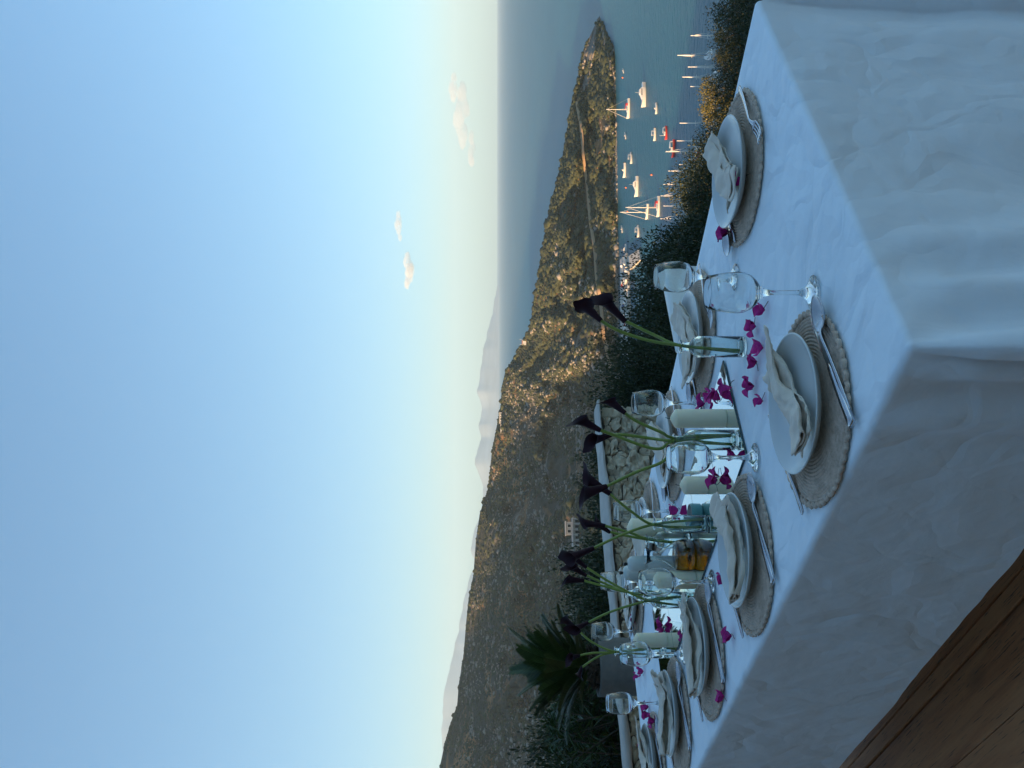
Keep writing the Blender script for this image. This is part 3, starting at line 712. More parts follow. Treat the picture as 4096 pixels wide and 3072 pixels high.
for i, l_ in enumerate((0.340, 0.862, 1.372, 1.868, 2.345)): setting(l_, 0.178 + 0.01 * i, 0, i)
for i, l_ in enumerate((0.318, 0.862, 1.370, 1.872, 2.350)): setting(l_, 0.897, 1, i)

# ------------------------------------------------------------------ glasses
gp = [(0, 0.0), (0.020, 0.0006), (0.0305, 0.0), (0.0322, 0.0012), (0.0318, 0.0026), (0.026, 0.0052), (0.015, 0.0105), (0.0092, 0.0165), (0.0080, 0.0205), (0.0055, 0.0235), (0.0044, 0.032), (0.0040, 0.055), (0.0045, 0.078), (0.0078, 0.090), (0.0118, 0.0965), (0.0150, 0.1005), (0.0235, 0.1065), (0.0320, 0.1165), (0.0366, 0.1285), (0.0378, 0.1385), (0.0368, 0.154), (0.0338, 0.1755), (0.0300, 0.1925), (0.0294, 0.1938), (0.0290, 0.1930), (0.0330, 0.1755), (0.0360, 0.154), (0.0370, 0.1386), (0.0358, 0.1289), (0.0311, 0.1172), (0.0224, 0.1076), (0.010, 0.1035), (0, 0.1025)]
ME['wine'] = mesh_np('wine_glass', *lathe(gp, 56), M['glass'])
GLASS = [(3253, 1171, 'wine glass near the bare table corner, beside the first deck side placemat'), (2943, 1108, 'wine glass behind the glass at the table corner, toward the sea'), (3022, 1830, 'wine glass beside the mirror end, at the second deck side placemat'),
         ((0.98, 0.742), 0, 'wine glass behind the tallest front candle, before the stone wall'), ((1.497, 0.728), 0, 'wine glass on the sea side behind the tall thick candle'), (2850, 2327, 'wine glass in front of the white mills'),
         ((1.96, 0.735), 0, 'wine glass behind the white mills'), (2560, 2525, 'wine glass on the sea side before the concrete planter'), (2735, 2614, 'wine glass beside the far end of the mirror runner'), (2652, 2812, 'wine glass beyond the mirror runner at the fifth deck side placemat')]
for g in GLASS:
    if isinstance(g[0], tuple): p = TL(g[0][0], g[0][1], TOP + 0.0006)
    else: p = pz(g[0], g[1], TOP + 0.0006)
    tag(obj('wine_glass', ME['wine'], None, tuple(p)), 'empty clear ' + g[2], 'wine glass', 'wine glasses')

# ------------------------------------------------------------------ bottles with dark callas
def bottle_mesh(h, r):
    t_ = 0.0022; sh = h - 0.030
    return mesh_np('glass_bottle', *lathe([(0, 0.0015), (r * 0.7, 0.0012), (r - 0.002, 0.0), (r, 0.003), (r, sh - 0.014), (r * 0.93, sh - 0.005), (r * 0.70, sh + 0.002), (0.0115, sh + 0.006), (0.0105, sh + 0.010), (0.0105, h - 0.005), (0.0165, h - 0.003), (0.0168, h - 0.0012), (0.0155, h), (0.0095, h - 0.001), (0.0085, h - 0.006), (0.0085, sh + 0.009), (r * 0.68, sh - 0.001), (r - t_ - 0.001, sh - 0.015), (r - t_, sh - 0.02), (r - t_, 0.008), (r * 0.7, 0.0055), (0, 0.005)], 48), M['bottle'])
def spathe_mesh(L_, w_, seed):
    nt_, na = 24, 44; V = []; k0 = 0.9 + 0.07 * seed
    for i in range(nt_):
        t_ = i / (nt_ - 1)
        for k in range(na):
            a_ = math.pi * 1.08 * (2 * k / (na - 1) - 1)
            tall = math.cos(a_ / 2.16) ** 2
            z = L_ * t_ * (0.66 + 0.34 * tall)
            fl = max(0.0, (t_ - 0.68) / 0.32)
            r_ = 0.0050 + w_ * (0.50 * t_ + 0.35 * t_ * t_) * k0 + w_ * (0.55 + 0.55 * tall) * fl ** 2.2
            z -= L_ * 0.07 * fl ** 2 * (1 - 0.8 * tall)
            tip = math.exp(-(a_ / 0.30) ** 2) * t_ ** 7
            z += L_ * 0.10 * tip; r_ += w_ * 0.50 * tip
            r_ *= 1.0 + 0.05 * a_ / math.pi
            V.append((r_ * math.cos(a_), r_ * math.sin(a_) * 0.92, z))
    return mesh_np('spathe', np.array(V), grid_faces(nt_, na), M['calla'])
SP = [spathe_mesh(0.072, 0.0088, k) for k in range(4)]
VASES = {  # key: (mouth px or base px, depth handling)
 'a': dict(base=pz(2976, 1387, TOP + .0006), h=0.150, txt='standing on the cloth off the end of the mirror'),
 'b': dict(base=pz(2945, 1760, MZ), h=0.150, txt='at the mirror end beside the tall front candle'),
 'c': dict(base=pz(2825, 2096, MZ), h=0.143, txt='in front of the tall thick candle'),
 'd': dict(base=pz(2754, 2158, MZ), h=0.126, txt='beside the olive oil flask'),
 'e': dict(base=pz(2734, 2400, MZ), h=0.122, txt='beyond the wine glass before the mills'),
 'f': dict(base=pz(2672, 2372, MZ), h=0.140, txt='behind the white mills'),
 'g': dict(base=pz(2652, 2603, MZ), h=0.165, txt='at the far end of the mirror before the planter'),
}
for k, v_ in VASES.items():
    b_ = v_['base']; tag(obj('glass_bottle', bottle_mesh(v_['h'], 0.0248), None, tuple(b_)), f"clear glass bottle holding callas, {v_['txt']}", 'bottle', 'bottle vases')
CALLA = [('a', [(2621, 1342), (2497, 1282)], (2385, 1170), 1.35), ('a', [(2596, 1362), (2472, 1322), (2400, 1280)], (2318, 1205), 1.2),
 ('b', [(2645, 1729), (2545, 1684), (2496, 1649)], (2405, 1582), 1.0), ('b', [(2620, 1756), (2496, 1739), (2441, 1741)], (2335, 1775), 1.1), ('b', [(2640, 1795), (2570, 1783), (2466, 1744), (2396, 1719)], (2285, 1665), 1.1), ('b', [(2660, 1840), (2545, 1888), (2421, 1948)], (2296, 1995), 1.25),
 ('c', [(2520, 2042), (2436, 1972)], (2312, 1885), 1.35), ('c', [(2496, 2136), (2371, 2194)], (2240, 2245), 1.35),
 ('d', [(2520, 2131), (2416, 2102)], (2300, 2085), 1.1), ('d', [(2496, 2141), (2436, 2127)], (2362, 2072), 1.0),
 ('e', [(2446, 2332), (2341, 2267)], (2262, 2205), 1.1), ('e', [(2446, 2446), (2351, 2491)], (2272, 2528), 1.05),
 ('f', [(2421, 2346), (2332, 2322)], (2236, 2320), 1.2), ('f', [(2436, 2341), (2341, 2300)], (2262, 2255), 1.1),
 ('g', [(2371, 2570), (2317, 2525)], (2235, 2462), 1.2), ('g', [(2396, 2625), (2327, 2670)], (2312, 2722), 0.9), ('g', [(2371, 2612), (2317, 2622)], (2262, 2640), 1.0)]
VTXT = {'a': 'bottle off the mirror end', 'b': 'bottle at the mirror end', 'c': 'bottle before the thick candle', 'd': 'bottle by the oil flask', 'e': 'bottle past the mills', 'f': 'bottle behind the mills', 'g': 'bottle at the far mirror end'}
cnt = {}
for k, path, tip, sc_ in CALLA:
    b_ = VASES[k]['base']; h_ = VASES[k]['h']; i = cnt.get(k, 0); cnt[k] = i + 1
    n_in = [c_[0] for c_ in CALLA].count(k)
    d_ = b_[1] + random.uniform(-0.03, 0.03)
    mouth = b_ + np.array([random.uniform(-.004, .004), random.uniform(-.004, .004), h_ - 0.006])
    q0 = px(*path[0], d_)[0] - mouth[0]
    foot = b_ + np.array([-math.copysign(0.016, q0) * random.uniform(.5, 1), random.uniform(-.01, .01), 0.009])
    pts = [foot, mouth] + [px(x_, y_, d_ + (d_ - b_[1]) * 0.5 * j) for j, (x_, y_) in enumerate(path)]
    end = pts[-1]; tp = px(tip[0], tip[1], d_ + random.uniform(-.03, .02)); L_ = np.linalg.norm(tp - end)
    o = thing('calla_lily', 'x', 'calla lily', b_, 0, 'dark calla lilies')
    lean = ['leaning seaward', 'leaning inland', 'standing tallest', 'bent lowest'][i] if n_in > 1 else 'alone'
    o['label'] = f"dark purple calla lily, {lean}, in the {VTXT[k]}"
    P = smooth_path(pts, 26) - b_
    obj('stem', mesh_np('stem', *tube(P, np.linspace(0.0036, 0.0039, len(P)), 8), M['stem']), o)
    dirv = Vector(tp - end).normalized()
    q_ = dirv.to_track_quat('Z', 'X'); e_ = q_.to_matrix().to_4x4() @ Matrix.Rotation(random.uniform(0, 6.28), 4, 'Z')
    s_ = obj('spathe', SP[i % 4], o); f_ = L_ / 0.072
    s_.matrix_local = Matrix.Translation(Vector(end - b_) - dirv * 0.004) @ e_ @ Matrix.Diagonal((sc_ * 1.0, sc_ * 1.0, f_ * 1.0, 1))

# ------------------------------------------------------------------ candles, cup, flask, mills
def candle(p, r, h, txt):
    o = thing('pillar_candle', txt, 'candle', p, 0, 'cream pillar candles')
    obj('wax', mesh_np('wax', *lathe([(0, 0), (r - .002, 0), (r, .002), (r, h - .016), (r * .985, h - .013), (r * .5, h - .005), (r * .12, h), (0, h)], 48), M['wax']), o)
    obj('wick', mesh_np('wick', *tube([(0, 0, h - .002), (0.0005, 0, h + .006), (0.003, 0.001, h + .012)], 0.0009, 6), M['wick']), o)
candle(pz(2900, 1674, MZ), 0.0235, 0.137, 'tall cream pillar candle at the mirror end before the stone wall')
candle(pz(2828, 1941, MZ), 0.0245, 0.074, 'short cream pillar candle standing with its reflection in the mirror')
candle(TL(1.375, 0.585, MZ), 0.0300, 0.176, 'tall thick cream pillar candle behind a calla bottle and teal cup')
candle(pz(2666, 2560, MZ), 0.0237, 0.112, 'cream pillar candle at the far end of the mirror runner')
candle(pz(2778, 2318, MZ), 0.0265, 0.120, 'cream pillar candle half hidden behind wine glass and oil flask')
p = pz(2806, 2062, MZ); o = thing('tealight_cup', 'small teal glazed ceramic tealight cup behind a calla bottle', 'cup', p)
obj('cup', mesh_np('cup', *lathe([(0, 0), (.026, 0), (.033, .004), (.0335, .028), (.032, .033), (.0305, .033), (.030, .010), (0, .008)], 40), M['teal']), o)
obj('cup_lining', mesh_np('cup_lining', *lathe([(.0300, .0328), (.0296, .011), (0, .0095)], 40), M['grey_clay']), o)
p = pz(2771, 2222, MZ); o = thing('oil_flask', 'glass flask of golden olive oil with flared mouth', 'flask', p); o.scale = (1.14, 1.14, 1.08)
fo = [(0, .002), (.030, .0005), (.036, 0), (.0395, .004), (.0418, .014), (.0415, .026), (.0385, .040), (.033, .053), (.024, .067), (.015, .081), (.0108, .090), (.0108, .100), (.0135, .108), (.022, .126), (.0225, .1275), (.0212, .1275), (.0122, .108), (.0093, .100), (.0093, .0905), (.0136, .081), (.0224, .067), (.0314, .053), (.0369, .040), (.0399, .026), (.0402, .014), (.0380, .0055), (.030, .0035), (0, .004)]
obj('flask_glass', mesh_np('flask_glass', *lathe(fo, 56), M['glass']), o)
obj('olive_oil', mesh_np('olive_oil', *lathe([(0, .0036), (.030, .0031), (.0384, .0051), (.0407, .014), (.0404, .026), (.0374, .040), (.0340, .0475), (0, .0475)], 56), M['oil']), o)
for (pp, txt) in ((pz(2748, 2255, MZ), 'white lacquered pepper mill with black knob beside the oil flask'), (pz(2722, 2290, MZ), 'second white mill with black knob, the one behind the other')):
    o = thing('table_mill', txt, 'mill', pp, 0, 'white salt and pepper mills')
    obj('body', mesh_np('body', *lathe([(0, 0), (.0235, 0), (.024, .003), (.024, .110), (.0215, .114), (.0205, .121), (.0215, .126), (.0235, .128), (0, .128)], 40), M['mill']), o)
    obj('head', mesh_np('head', *lathe([(0, .1285), (.0232, .1285), (.0236, .131), (.0236, .158), (.0215, .169), (.015, .176), (.006, .178), (0, .178)], 40), M['mill']), o)
    obj('knob', mesh_np('knob', *lathe([(0, .1775), (.004, .1775), (.004, .180), (.0055, .183), (.0055, .187), (.003, .190), (0, .190)], 20), M['knob']), o)

# ------------------------------------------------------------------ bougainvillea bracts
def bract_mesh(seed):
    rs = random.Random(seed); parts = []; V = []
    nu, nv = 9, 8; L_, W_ = 0.033, 0.036
    for i in range(nu):
        t_ = i / (nu - 1)
        wd = W_ * (max(0.0, 1 - (2 * t_ - 1) ** 2) ** 0.42) * (1.0 - 0.12 * t_) + 0.0008
        for j in range(nv):
            u_ = j / (nv - 1) * 2 - 1
            V.append((u_ * wd * 0.5, L_ * t_, 0.010 * (u_ * u_) * math.sin(math.pi * t_) + 0.010 * math.sin(t_ * 2.6) + 0.0012 * math.sin(u_ * 9 + seed + t_ * 7)))
    return np.array(V), [tuple(f) for f in grid_faces(nu, nv).tolist()]
def bloom_mesh(seed, n):
    rs = random.Random(seed); parts = []
    for k in range(n):
        V, Fc = bract_mesh(seed * 5 + k); sc_ = rs.uniform(0.75, 1.05)
        Rm = Matrix.Rotation(k * 2 * math.pi / max(n, 2) + rs.uniform(-.5, .5), 3, 'Z') @ Matrix.Rotation(rs.uniform(0.15, 0.75), 3, 'X')
        parts.append((np.array([(Rm @ Vector(v))[:] for v in V]) * sc_, Fc))
    V, Fc = join(parts); V[:, 2] -= V[:, 2].min() - 0.0008
    return V, Fc
BL = []
for k in range(6):
    V, Fc = bloom_mesh(k + 1, [2, 3, 2, 3, 2, 3][k]); zc = 0.004
    st = tube(smooth_path([(0, 0, 0.006), (0.004, -0.010, 0.004), (0.010 - 0.004 * k, -0.024, 0.0015)], 7), 0.0008, 5)
    BL.append((mesh_np('bract', V, Fc, M['bract']), mesh_np('stalk', *st, M['bract_stem'])))
PET = [(3063, 1239, 'c'), (3027, 1305, 'c'), (3056, 1391, 'c'), (3031, 1447, 'c'), (2930, 1549, 'm'), (3020, 1544, 'c'), (3055, 1603, 'c'), (2822, 1614, 'c'), (2852, 1587, 'c'), (2880, 1580, 'm'), (2985, 722, 'p'), (2918, 928, 'p'), (2945, 1822, 'm'), (2873, 1920, 'm'), (2880, 1905, 'm'),
       (2775, 2428, 'c'), (2912, 2316, 'c'), (2930, 2542, 'c'), (2742, 2544, 'c'), (2655, 2500, 'm'), (2657, 2520, 'm'), (2545, 2470, 'c'), (2547, 2488, 'c'), (2576, 2685, 'c'), (2556, 2706, 'c'), (2900, 2786, 'c'), (2664, 2815, 'c'), (2597, 2828, 'c'), (2600, 2859, 'c'), (2624, 2884, 'p'), (2594, 2934, 'c'), (2580, 2966, 'c'), (2584, 3035, 'c'), (2597, 3055, 'c'), (2716, 2040, 'c')]
for k, (x_, y_, on) in enumerate(PET):
    z_ = {'c': TOP + .0006, 'm': MZ + .0002, 'p': TOP + .0085}[on]
    txt = {'c': 'magenta bougainvillea bracts strewn on the white cloth', 'm': 'magenta bougainvillea bracts lying on the mirror runner', 'p': 'magenta bougainvillea bracts dropped on a woven placemat'}[on]
    o = thing('bougainvillea_bloom', txt, 'petals', pz(x_, y_, z_), random.uniform(0, 6.28), {'c': 'bracts on the cloth', 'm': 'bracts on the mirror', 'p': 'bracts on placemats'}[on])
    a_, b_ = BL[k % 6]; s_ = random.uniform(0.85, 1.1); o.scale = (s_, s_, s_)
    obj('bract', a_, o); obj('stalk', b_, o)

# ------------------------------------------------------------------ unseen house added behind the camera to shade table and garden
hrot = math.atan2(TLv[1], TLv[0])                          # local X -> L, local Y -> -S
def HL(l_, s_, z_=0.0): return tuple(TL(l_, s_, z_))
ho = thing('house', 'unseen rendered house with dark timber doors, added behind the deck for shade', 'house', TL(3.0, -3.1, -0.1), hrot)
obj('wall', mesh_np('wall', *box(-7.5, 8.5, 0.0, 6.5, 0, 3.5), M['house_wall'], smooth=False), ho)
obj('roof', mesh_np('roof', *bevel_box(-7.8, 8.8, -0.45, 6.8, 3.5, 3.72, 0.02), M['roof_red'], smooth=False), ho)
for x_ in (-4.5, -1.2, 2.0, 5.2):
    d_ = obj('door', mesh_np('door', *bevel_box(x_ - .55, x_ + .55, -0.05, 0.02, 0.1, 2.25, 0.005), M['dark_wood'], smooth=False), ho)
    obj('pane', mesh_np('pane', *box(x_ - .42, x_ + .42, -0.06, -0.045, 0.35, 2.1), M['boat_dark'], smooth=False), d_)

# ------------------------------------------------------------------ low stone wall with plaster cap
WE = np.array([-0.16, 6.27]); WD = np.array([-0.815, -0.579]); WD /= np.linalg.norm(WD); WN = np.array([-WD[1], WD[0]])   # WN: towards the camera side
if WN @ np.array([0, -1]) < 0: WN = -WN
WH, WT, WL = 0.565, 0.22, 3.3
wr = math.atan2(-WN[0], WN[1]) ; wall = thing('stone_wall', 'low rubble stone wall with plastered cap at the terrace end', 'wall', (WE[0], WE[1], -0.10))
def WP(a_, n_, z_): p = WE * 0 + WD * a_ + WN * n_; return np.array([p[0], p[1], z_])
def wallbox(a0, a1, n0, n1, z0, z1, b_=0.01):
    V, Fc = bevel_box(a0, a1, n0, n1, z0, z1, b_); return np.array([WP(*v) for v in V]), [tuple(reversed(f)) for f in Fc]
obj('core', mesh_np('core', *wallbox(0.03, WL, -WT, -0.025, 0, WH + 0.09, 0.004), M['mortar']), wall)
# cap: hand-trowelled, slightly wavy
na, nb = 90, 12; V = []
prof = [(0.025, 0.0), (0.032, 0.006), (0.032, 0.020), (0.022, 0.028), (-0.04, 0.031), (-0.10, 0.033), (-0.16, 0.031), (-WT - 0.01, 0.027), (-WT - 0.02, 0.018), (-WT - 0.02, 0.0)]
for i in range(na):
    a_ = -0.035 + (WL + 0.035) * i / (na - 1)
    for j, (n_, z_) in enumerate(prof):
        V.append(WP(a_, n_ + 0.012 * float(fnoise(a_ * 5, j * .7, 0, 3, 4)), WH + 0.10 + z_ + 0.010 * float(fnoise(a_ * 2.6, j * .35, 0, 6, 4))))
Fc = grid_faces(na, len(prof)).tolist() + [tuple(range(len(prof))), tuple((na - 1) * len(prof) + j for j in reversed(range(len(prof))))]
obj('cap', mesh_np('cap', np.array(V), Fc, M['plaster']), wall)
def clip(poly, p, n):
    o = []
    for k in range(len(poly)):
        a_, b_ = poly[k], poly[(k + 1) % len(poly)]; da, db = (a_ - p) @ n, (b_ - p) @ n
        if da <= 0: o.append(a_)
        if da * db < 0: o.append(a_ + (b_ - a_) * (da / (da - db)))
    return o
def voronoi(w_, h_, n, seed, asp=1.35):
    r_ = np.random.default_rng(seed); pts = [r_.uniform([0, 0], [w_, h_])]
    for k in range(n - 1):
        c = r_.uniform([0, 0], [w_, h_], (14, 2)); d = np.min(np.linalg.norm((c[:, None] - np.array(pts)[None]) * [1 / asp, 1], axis=2), 1); pts.append(c[np.argmax(d * r_.uniform(0.55, 1.0, len(d)))])
    pts = np.array(pts); cells = []
    for i, p in enumerate(pts):
        poly = [np.array(q_, float) for q_ in ((0, 0), (w_, 0), (w_, h_), (0, h_))]
        for j, q_ in enumerate(pts):
            if i != j:
                n_ = (q_ - p) / [asp ** 2, 1]; m_ = (p + q_) / 2; poly = clip(poly, m_, n_)
                if len(poly) < 3: break
        if len(poly) >= 3: cells.append((p, poly))
    return cells
def stone_mesh(poly, seed, depth=0.07):
    c = np.mean(poly, 0); P = [c + (q_ - c) * 1.0 for q_ in poly]
    P = [x_ for k in range(len(P)) for x_ in (P[k] * .88 + P[(k + 1) % len(P)] * .12, P[k] * .6 + P[(k + 1) % len(P)] * .4, P[k] * .35 + P[(k + 1) % len(P)] * .65, P[k] * .12 + P[(k + 1) % len(P)] * .88)]
    P = np.array(P); n = len(P); size = math.sqrt(np.ptp(P[:, 0]) * np.ptp(P[:, 1]))
    V = []; g = 0.0028
    for (f_, z_) in ((1.0, -0.06), (1.0, 0.022), (0.965, 0.031), (0.70, 0.035), (0.36, 0.035)):
        for q_ in P:
            d_ = q_ - c; L_ = np.linalg.norm(d_); e_ = c + d_ * max(0.2, (L_ - g) / L_) * f_
            e_ = e_ + 0.010 * np.array([float(vnoise(e_[0] * 40, e_[1] * 40, seed)), float(vnoise(e_[0] * 40, e_[1] * 40, seed + 9))]) * (1 if f_ > 0.9 else 0.5)
            V.append((e_[0], e_[1], z_ * min(1.25, size / 0.12) + (0.022 * float(fnoise(e_[0] * 22, e_[1] * 22, seed, 3, 3)) if z_ > 0 else 0)))
    V.append((c[0], c[1], 0.036 + 0.012 * float(vnoise(c[0] * 9, c[1] * 9, seed))))
    Fc = [(i * n + k, i * n + (k + 1) % n, (i + 1) * n + (k + 1) % n, (i + 1) * n + k) for i in range(4) for k in range(n)] + [(4 * n + k, 4 * n + (k + 1) % n, 5 * n) for k in range(n)]
    return np.array(V), Fc
for i, (p, poly) in enumerate(voronoi(WL - 0.02, WH + 0.09, 280, 4)):
    V, Fc = stone_mesh(poly, i); V = np.array([WP(v[0] + 0.02, -0.03 + v[2], v[1]) for v in V])
    obj('stone', mesh_np('stone', V, [tuple(reversed(f)) for f in Fc], M['stone'], smooth=False), wall)
for i, (p, poly) in enumerate(voronoi(WT, WH + 0.09, 14, 9)):
    V, Fc = stone_mesh(poly, i + 300); V = np.array([WP(0.035 - v[2] * 0.9, -v[0], v[1]) for v in V])
    obj('stone', mesh_np('stone', V, Fc, M['stone'], smooth=False), wall)

# ------------------------------------------------------------------ planter and cycad
pc_ = px(2389, 2667, 4.45); PR = 0.146; PH = pc_[2]
pot = thing('planter', 'tall round grey concrete planter in front of the stone wall', 'planter', (pc_[0], pc_[1], 0.0))
obj('pot', mesh_np('pot', *lathe([(0, 0), (PR * .84, 0), (PR * .86, .006), (PR, PH - .01), (PR * 1.0, PH), (PR * .90, PH), (PR * .885, PH - .03), (PR * .86, PH - .10), (0, PH - .10)], 56), M['concrete']), pot)
obj('soil', mesh_np('soil', *lathe([(0, PH - .050), (PR * .5, PH - .055), (PR * .87, PH - .065)], 40), M['soil']), pot)
cy = thing('cycad_plant', 'dark green cycad with stiff feathery fronds growing in the planter', 'cycad', (pc_[0], pc_[1], PH - 0.055))
V, Fc = lathe([(0, 0), (.075, 0), (.085, .03), (.080, .075), (.062, .11), (.03, .13), (0, .135)], 30)
V += 0.008 * rng.uniform(-1, 1, V.shape); parts = [(V, Fc)]
for k in range(120):
    a_ = random.uniform(0, 6.28); h_ = random.uniform(.0, .11); r_ = 0.08
    p0 = np.array([math.cos(a_) * r_, math.sin(a_) * r_, h_]); p1 = p0 + np.array([math.cos(a_) * .035, math.sin(a_) * .035, .012])
    parts.append(tube([p0, p1], [0.007, 0.001], 4))
obj('trunk', mesh_np('trunk', *join(parts), M['shag']), cy)
def frond_mesh(seed):
    rs = random.Random(seed); L_ = rs.uniform(0.40, 0.50); el0 = rs.uniform(0.50, 1.42); n = 30; P = []
    p = np.array([0.02, 0, 0.11]); el = el0
    for i in range(n):
        P.append(p.copy()); p = p + np.array([math.cos(el), 0, math.sin(el)]) * L_ / n; el -= rs.uniform(0.010, 0.030)
    P = np.array(P); parts = [tube(P, np.linspace(0.004, 0.0012, n), 4)]
    V, Fc = [], []
    for i in range(6, 3 * n - 2):
        q_ = i / (3 * n); b_ = P[min(int(q_ * n), n - 2)] + (P[min(int(q_ * n) + 1, n - 1)] - P[min(int(q_ * n), n - 2)]) * (q_ * n - int(q_ * n))
        d_ = P[min(int(q_ * n) + 1, n - 1)] - P[min(int(q_ * n), n - 2)]; d_ /= np.linalg.norm(d_); nn = np.array([-d_[2], 0, d_[0]])
        ll = 0.085 * math.sin(math.pi * (0.10 + 0.86 * q_)) ** 0.7
        for s_ in (-1, 1):
            dr = d_ * 0.72 + np.array([0, s_, 0]) * 0.62 + nn * 0.28 + np.array([0, 0, rs.uniform(-.06, .06)]); dr /= np.linalg.norm(dr)
            wv = np.cross(dr, nn); wv /= np.linalg.norm(wv); k = len(V)
            V += [b_ - wv * .0018, b_ + wv * .0018, b_ + dr * ll * .55 + wv * .0024 + nn * .003, b_ + dr * ll, b_ + dr * ll * .55 - wv * .0024 + nn * .003]
            Fc += [(k, k + 1, k + 2, k + 4), (k + 4, k + 2, k + 3)]
    parts.append((np.array(V), Fc)); return mesh_np('frond', *join(parts), M['leaf_palm'], smooth=False)
FR = [frond_mesh(k) for k in range(9)]
for k in range(58):
    a_ = k * 2.399 + random.uniform(-.2, .2); s_ = random.uniform(0.72, 0.95)
    f_ = obj('frond', FR[k % 9], cy, (0, 0, 0), (random.uniform(-.12, .12), random.uniform(-.12, .12), a_)); f_.scale = (s_, s_, s_)

# ------------------------------------------------------------------ white chair beyond the table
ch = thing('white_chair', 'white slab backed chair standing sideways beyond the table edge', 'chair', TL(0.95, 1.34, 0), hrot)
def CB(l0, l1, s0, s1, z0, z1, b_=0.008): return bevel_box(l0 - 0.95, l1 - 0.95, -(s1 - 1.34), -(s0 - 1.34), z0, z1, b_, 3)
obj('backrest', mesh_np('backrest', *CB(1.118, 1.178, 1.118, 1.50, 0.40, 0.742, 0.012), M['white_paint']), ch)
obj('seat', mesh_np('seat', *CB(0.74, 1.176, 1.13, 1.49, 0.40, 0.44), M['white_paint']), ch)
for l_ in (0.76, 1.13):
    for s_ in (1.14, 1.44): obj('leg', mesh_np('leg', *CB(l_, l_ + .04, s_, s_ + .04, -0.12, 0.40, .004), M['white_paint']), ch)

# ------------------------------------------------------------------ garden shrubs (leaf by leaf)
def leaf_cloud(seed, n_cl, n_leaf, ll, lw, cl_r, shell=0.72, up=0.3, twigs=26):
    r_ = np.random.default_rng(seed); d = r_.normal(size=(n_cl, 3)); d[:, 2] = d[:, 2] * 0.8 + up; d /= np.linalg.norm(d, axis=1)[:, None]
    cc = d * (r_.uniform(0.2, 1.0, (n_cl, 1)) ** (1 - shell)) * np.array([1, 1, 0.82]); cr = cl_r * r_.uniform(0.55, 1.35, n_cl)
    k = r_.integers(0, n_cl, n_leaf); q_ = r_.normal(size=(n_leaf, 3)); q_ *= (r_.uniform(0, 1, (n_leaf, 1)) ** 0.4) / np.linalg.norm(q_, axis=1)[:, None]
    P = cc[k] + q_ * cr[k][:, None]
    ax = q_ * 0.7 + r_.normal(size=(n_leaf, 3)) * 0.6 + np.array([0, 0, 0.25]); ax /= np.linalg.norm(ax, axis=1)[:, None]
    sd_ = np.cross(ax, r_.normal(size=(n_leaf, 3))); sd_ /= np.linalg.norm(sd_, axis=1)[:, None]
    L_ = ll * r_.uniform(0.6, 1.3, (n_leaf, 1)); W_ = lw * r_.uniform(0.7, 1.2, (n_leaf, 1)); nn = np.cross(ax, sd_)
    V = np.stack([P, P + ax * L_ * .45 + sd_ * W_, P + ax * L_ + nn * L_ * .12, P + ax * L_ * .45 - sd_ * W_], 1).reshape(-1, 3)
    Fc = np.arange(n_leaf * 4).reshape(-1, 4); tw = []
    for i in range(twigs):
        e_ = cc[i % n_cl] * r_.uniform(0.9, 1.12); m_ = e_ * 0.5 + r_.normal(size=3) * 0.08; tw.append(tube(smooth_path([np.array([0, 0, -0.9]) + r_.normal(size=3) * [.12, .12, 0], m_, e_], 7), np.linspace(0.022, 0.005, 7), 4))
    return (V, Fc), join(tw)
def shrub_proto(seed, ncl, nl, ll, lw, cr, mat, **k):
    (V, Fc), tw = leaf_cloud(seed, ncl, nl, ll, lw, cr, **k)
    return mesh_np('foliage', V, Fc, mat, smooth=False), mesh_np('branches', *tw, M['bark'])
DARK = [shrub_proto(s_, 46, 15000, 0.040, 0.011, 0.30, M['leaf_dark']) for s_ in (1, 2, 3)]
OLIV = [shrub_proto(s_, 40, 11000, 0.046, 0.014, 0.28, M['leaf_olive']) for s_ in (5, 6, 7)]
WISP = [shrub_proto(s_, 60, 5200, 0.042, 0.011, 0.17, M['leaf_dark'], shell=0.6, up=0.7, twigs=60) for s_ in (8, 9)]
def shrub(vtop, yimg, d, rx, rz, kind, k, label, group):
    """top of the crown seen at photo (vtop, yimg), d metres away"""
    t_ = px(vtop, yimg, d); o = thing('shrub', label, 'shrub', (t_[0], t_[1], t_[2] - rz * 0.92 - rz), random.uniform(0, 6.28), group)
    f_, b_ = {'d': DARK, 'o': OLIV, 'w': WISP}[kind][k % len({'d': DARK, 'o': OLIV, 'w': WISP}[kind])]
    c = obj('crown', f_, o, (0, 0, rz)); c.scale = (rx, rx, rz); c2 = obj('branches', b_, o, (0, 0, rz)); c2.scale = (rx, rx, rz * 1.05)
G1 = 'sunlit shrubs on the slope below the table'; G2 = 'dark shrubs on the slope beyond the table'; G3 = 'shaded shrubs behind the stone wall'
L1 = 'yellow green shrub catching low sun on the slope above the moored masts'; L2 = 'dense dark green shrub growing on the slope beyond the table edge'; L3 = 'dense dark shrub growing behind the low stone wall'
